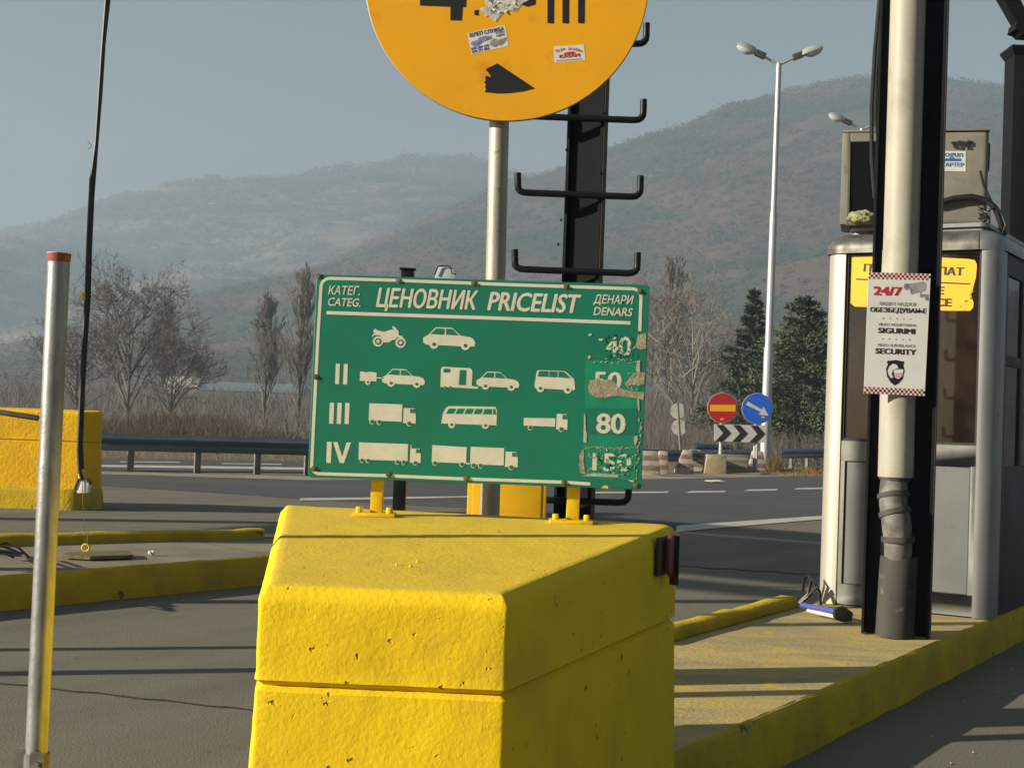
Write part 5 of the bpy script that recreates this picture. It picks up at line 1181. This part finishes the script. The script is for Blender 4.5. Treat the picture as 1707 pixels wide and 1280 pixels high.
# ------------------------------------------------------------------ trees and scrub
def bare_tree(label, px, Y, top_py, spread, seed, mt, mtw, habit='round', group=None, trunk=.09, name='bare_tree', dens=1.0):
    rt_ = random.Random(seed); base = V(at(px, 700, Y).x, Y, -.02); H = at(px, top_py, Y).z
    root = thing(name, label, 'tree', base, group); tr, cw = MB(), MB()
    tr.tube([base+V(rt_.uniform(-.05, .05), 0, H*t) + V(rt_.uniform(-.08, .08), rt_.uniform(-.08, .08), 0)*t for t in (0, .2, .4, .6, .8)], [trunk, trunk*.8, trunk*.6, trunk*.4, trunk*.2], 7)
    wmin = Y/1440*.15
    def twig(p, d, L, w_, depth):
        q = p+d*L; md = p+d*L*.5+V(rt_.uniform(-1, 1), rt_.uniform(-1, 1), rt_.uniform(-.2, .6))*L*.09
        ww = max(w_, wmin); perp = d.cross(V(rt_.uniform(-1, 1), rt_.uniform(-1, 1), rt_.uniform(-1, 1))).normalized()*ww
        perp2 = d.cross(perp).normalized()*ww
        cw.add([p+perp, p-perp*.5+perp2, p-perp*.5-perp2, md+perp*.8, md-perp*.4+perp2*.8, md-perp*.4-perp2*.8, q], [(0, 1, 4, 3), (1, 2, 5, 4), (2, 0, 3, 5), (3, 4, 6), (4, 5, 6), (5, 3, 6)])
        if depth <= 0: return
        for _ in range(int(rt_.randint(3, 5)*dens)):
            t = rt_.uniform(.25, 1); pp = p+(q-p)*t
            if habit == 'poplar': dd = (d*.7+V(rt_.gauss(0, .35), rt_.gauss(0, .35), .55)).normalized()
            else: dd = (d*.75+V(rt_.gauss(0, .55), rt_.gauss(0, .55), rt_.gauss(.18, .4))).normalized()
            twig(pp, dd, L*rt_.uniform(.38, .62), w_*.55, depth-1)
    nb_ = int(34 if habit == 'poplar' else 26)
    for i in range(nb_):
        t = rt_.uniform(.06, .86) if habit == 'poplar' else rt_.uniform(.08, .7); a_ = i*2.4+rt_.uniform(-.4, .4)
        p = base+UP*(H*t)
        if habit == 'poplar':
            d = V(math.cos(a_)*.28, math.sin(a_)*.28, 1).normalized(); L = H*.26*(1.15-t)+H*.05
        else:
            d = V(math.cos(a_)*spread, math.sin(a_)*spread, rt_.uniform(.45, 1.1)).normalized(); L = min(H*.55, (H-p.z)/max(.35, d.z)*.78)
        twig(p, d, L, trunk*.42, 4 if dens >= 1 else 3)
    tr.build('trunk', mt, root, smooth=True); cw.build('crown', mtw, root)
    return root
bare_tree('broad leafless tree beyond the left guardrail nearest the hanging cables', 212, 84, 472, .62, 21, m_bark, m_twig, trunk=.10)
bare_tree('small leafless tree low beside the left post', 125, 95, 545, .7, 22, m_bark, m_twig, trunk=.09)
bare_tree('leafless bushy tree between the broad tree and the poplars', 285, 98, 560, .7, 25, m_bark, m_twig, trunk=.08)
pg = 'bare poplars beyond the road'
bare_tree('tall thin bare poplar rising behind the broad leafless tree', 268, 150, 482, .3, 31, m_bark, m_twigpale, 'poplar', pg, .12, 'poplar')
bare_tree('bare poplar left of the pair beside the green board', 440, 125, 488, .3, 32, m_bark, m_twigpale, 'poplar', pg, .12, 'poplar')
bare_tree('bare poplar touching the left edge of the green board', 498, 110, 452, .3, 33, m_bark, m_twigpale, 'poplar', pg, .12, 'poplar')
bare_tree('thin bare poplar directly over the two pale sign backs', 1112, 90, 430, .3, 34, m_barkpale, m_twigpale, 'poplar', pg, .10, 'poplar')
bare_tree('slender pale barked birch right of the sign backs', 1152, 74, 500, .45, 35, m_barkpale, m_twigpale, 'round', None, .085, 'birch_tree', .9)
bare_tree('grey leafless tree behind the right edge of the green board', 1085, 85, 500, .6, 36, m_bark, m_twigpale, trunk=.08)
bare_tree('low grey bare tree left of the spruce behind the no entry sign', 1190, 90, 590, .8, 37, m_bark, m_twig, trunk=.08)
def conifer(label, px, Y, top_py, wid, seed, mat, n=4200, name='spruce_tree', loose=.25):
    rt_ = random.Random(seed); base = V(at(px, 700, Y).x, Y, -.02); H = at(px+ (top_py-700)*-.02, top_py, Y).z
    root = thing(name, label, 'tree', base); mb = MB(); mb.tube([base, base+UP*H*.5, base+UP*H*.97], [.13, .08, .015], 8); mb.build('trunk', m_bark, root, smooth=True)
    cw = MB(); nbr = 92
    for b_ in range(nbr):
        t = (b_/nbr)**.85; z = H*(.08+.90*t); a_ = b_*2.39996+rt_.uniform(-.3, .3)
        L = wid*(1-t)**(.72 if loose > .4 else 1.2)*rt_.uniform(.5, 1.25)+.08; d = V(math.cos(a_), math.sin(a_), rt_.uniform(-.18, .30)+.25*t)
        p = base+UP*z; tip = p+d*L
        cw.tube([p, p.lerp(tip, .6)+UP*.03, tip], [.022, .012, .004], 4, False)
        m_ = int(n/nbr*(.35+1.3*(1-t)))
        for k in range(m_):
            s = rt_.random()**.6; c_ = p.lerp(tip, s)+V(rt_.gauss(0, 1), rt_.gauss(0, 1), rt_.gauss(-.25, .8))*loose*(.25+.6*L)*.24
            dir_ = (d*.8+V(rt_.gauss(0, .5), rt_.gauss(0, .5), rt_.gauss(.15, .35))).normalized(); l_ = rt_.uniform(.09, .24); w_ = rt_.uniform(.018, .045)
            sdv = dir_.cross(V(rt_.gauss(0, 1), rt_.gauss(0, 1), rt_.gauss(0, 1))).normalized()*w_
            cw.add([c_-sdv*.4, c_+dir_*l_*.45+sdv, c_+dir_*l_, c_+dir_*l_*.45-sdv], [(0, 1, 2, 3)])
    cw.build('crown', mat, root)
conifer('dark spruce with a pointed tip behind the lamp post', 1251, 56, 478, 2.7, 41, m_needle, 19000, loose=.36)
conifer('broad dark cypress between the lamp post and the booth', 1338, 52, 494, 2.9, 42, m_needle2, 27000, 'cypress_tree', .50)
# scrub masses that read as one cover each
def scrub(name, boxes, mat, n, hmin, hmax, seed, wpx=.35, lean=.25, patch=True):
    rt_ = random.Random(seed); mb = MB(); done = 0; tries = 0
    while done < n and tries < n*8:
        tries += 1
        x0, x1, y0, y1 = boxes[rt_.randrange(len(boxes))]; Y = rt_.uniform(y0, y1); px = rt_.uniform(x0, x1); p = V(at(px, 700, Y).x, Y, -.02)
        hh = .5+.5*noise.noise(V(p.x*.22, p.y*.12, seed))+.22*noise.noise(V(p.x*.9, p.y*.4, seed+3))
        if patch and hh < .22: continue
        h_ = hmin+(hmax-hmin)*max(.05, min(1, hh))*rt_.uniform(.55, 1.1); w_ = Y/1440*wpx*rt_.uniform(.7, 1.5)
        q = p+V(rt_.gauss(0, lean)*h_, rt_.gauss(0, lean)*h_, h_); st = p+(q-p)*rt_.uniform(0, .35)
        mb.add([st+V(-w_, 0, 0), st+V(w_, 0, 0), q+V(w_*.25, 0, 0), q+V(-w_*.25, 0, 0)], [(0, 1, 2, 3)]); done += 1
    tag(mb.build(name, mat), kind='stuff')
scrub('dry_scrub', [(-80, 560, 46, 56)], m_scrub, 7000, .3, 1.25, 51, .32, .22)
scrub('dry_scrub', [(-80, 560, 46, 60)], m_twig, 4200, .4, 1.6, 52, .26, .5)
scrub('bare_woodland', [(-150, 560, 130, 230)], m_twigpale, 12000, 1.2, 5.0, 53, .28, .5)
scrub('bare_woodland', [(1040, 1420, 70, 140)], m_twigpale, 8500, 1.5, 4.5, 54, .26, .45)
scrub('dry_scrub', [(1060, 1420, 46, 62)], m_twig, 3800, .4, 2.2, 55, .3, .3)
scrub('dry_grass', [(1280, 1301, YL-.3, YL+1.2)], m_grass, 800, .2, 1.0, 56, .3, .22, False)
scrub('dry_grass', [(-300, 560, 33.5, 46), (1270, 1480, 37.5, 46)], m_grass, 3600, .03, .18, 57, .35, .4)

# distant farm buildings
def shed(label, x0, x1, y0, y1, Y, mw, mr, name='farm_shed'):
    p, q = at(x0, y1, Y), at(x1, y1, Y); zt = at(x0, y0, Y).z; W = q.x-p.x
    root = thing(name, label, 'building', V((p.x+q.x)/2, Y, 0)); h_ = zt*.72; D_ = W*.6
    MB().box(V(p.x, Y, 0), V(W, 0, 0), V(0, D_, 0), UP*h_).build('wall', mw, root)
    mb = MB(); mb.add([V(p.x-.3, Y-.3, h_), V(q.x+.3, Y-.3, h_), V(q.x+.3, Y+D_+.3, h_), V(p.x-.3, Y+D_+.3, h_), V(p.x-.3, Y+D_/2, zt), V(q.x+.3, Y+D_/2, zt)], [(0, 1, 5, 4), (2, 3, 4, 5), (1, 2, 5), (3, 0, 4), (3, 2, 1, 0)]); mb.build('roof', mr, root)
    mb = MB(); mb.box(V(p.x+W*.4, Y-.06, 0), V(W*.2, 0, 0), V(0, .05, 0), UP*h_*.7); mb.build('door', m_railpost, root)
shed('small white shed seen through the winter trees on the left', 276, 327, 626, 660, 260, m_wallpale, m_wallpale)
shed('long low building with blue grey roof right of the white shed', 330, 500, 634, 662, 330, m_roofblue, m_roofblue, 'farm_building')
shed('pale roofed building higher up below the hill left of the poplars', 345, 412, 592, 622, 480, m_roofblue, m_roofpale, 'farm_building')

# ------------------------------------------------------------------ haze between here and the hills
hz_ = MB(); hz_.box((-840, -70, -3), V(2350, 0, 0), V(0, 2650, 0), V(0, 0, 480))
mh = bpy.data.materials.new('haze'); mh.use_nodes = True; n = mh.node_tree.nodes; n.remove(n['Principled BSDF'])
pv = n.new('ShaderNodeVolumePrincipled'); pv.inputs['Color'].default_value = (0.60, 0.785, 1.0, 1); pv.inputs['Density'].default_value = 0.00066; pv.inputs['Anisotropy'].default_value = 0.0
mh.node_tree.links.new(pv.outputs[0], n['Material Output'].inputs['Volume'])
tag(hz_.build('haze', mh), kind='stuff')
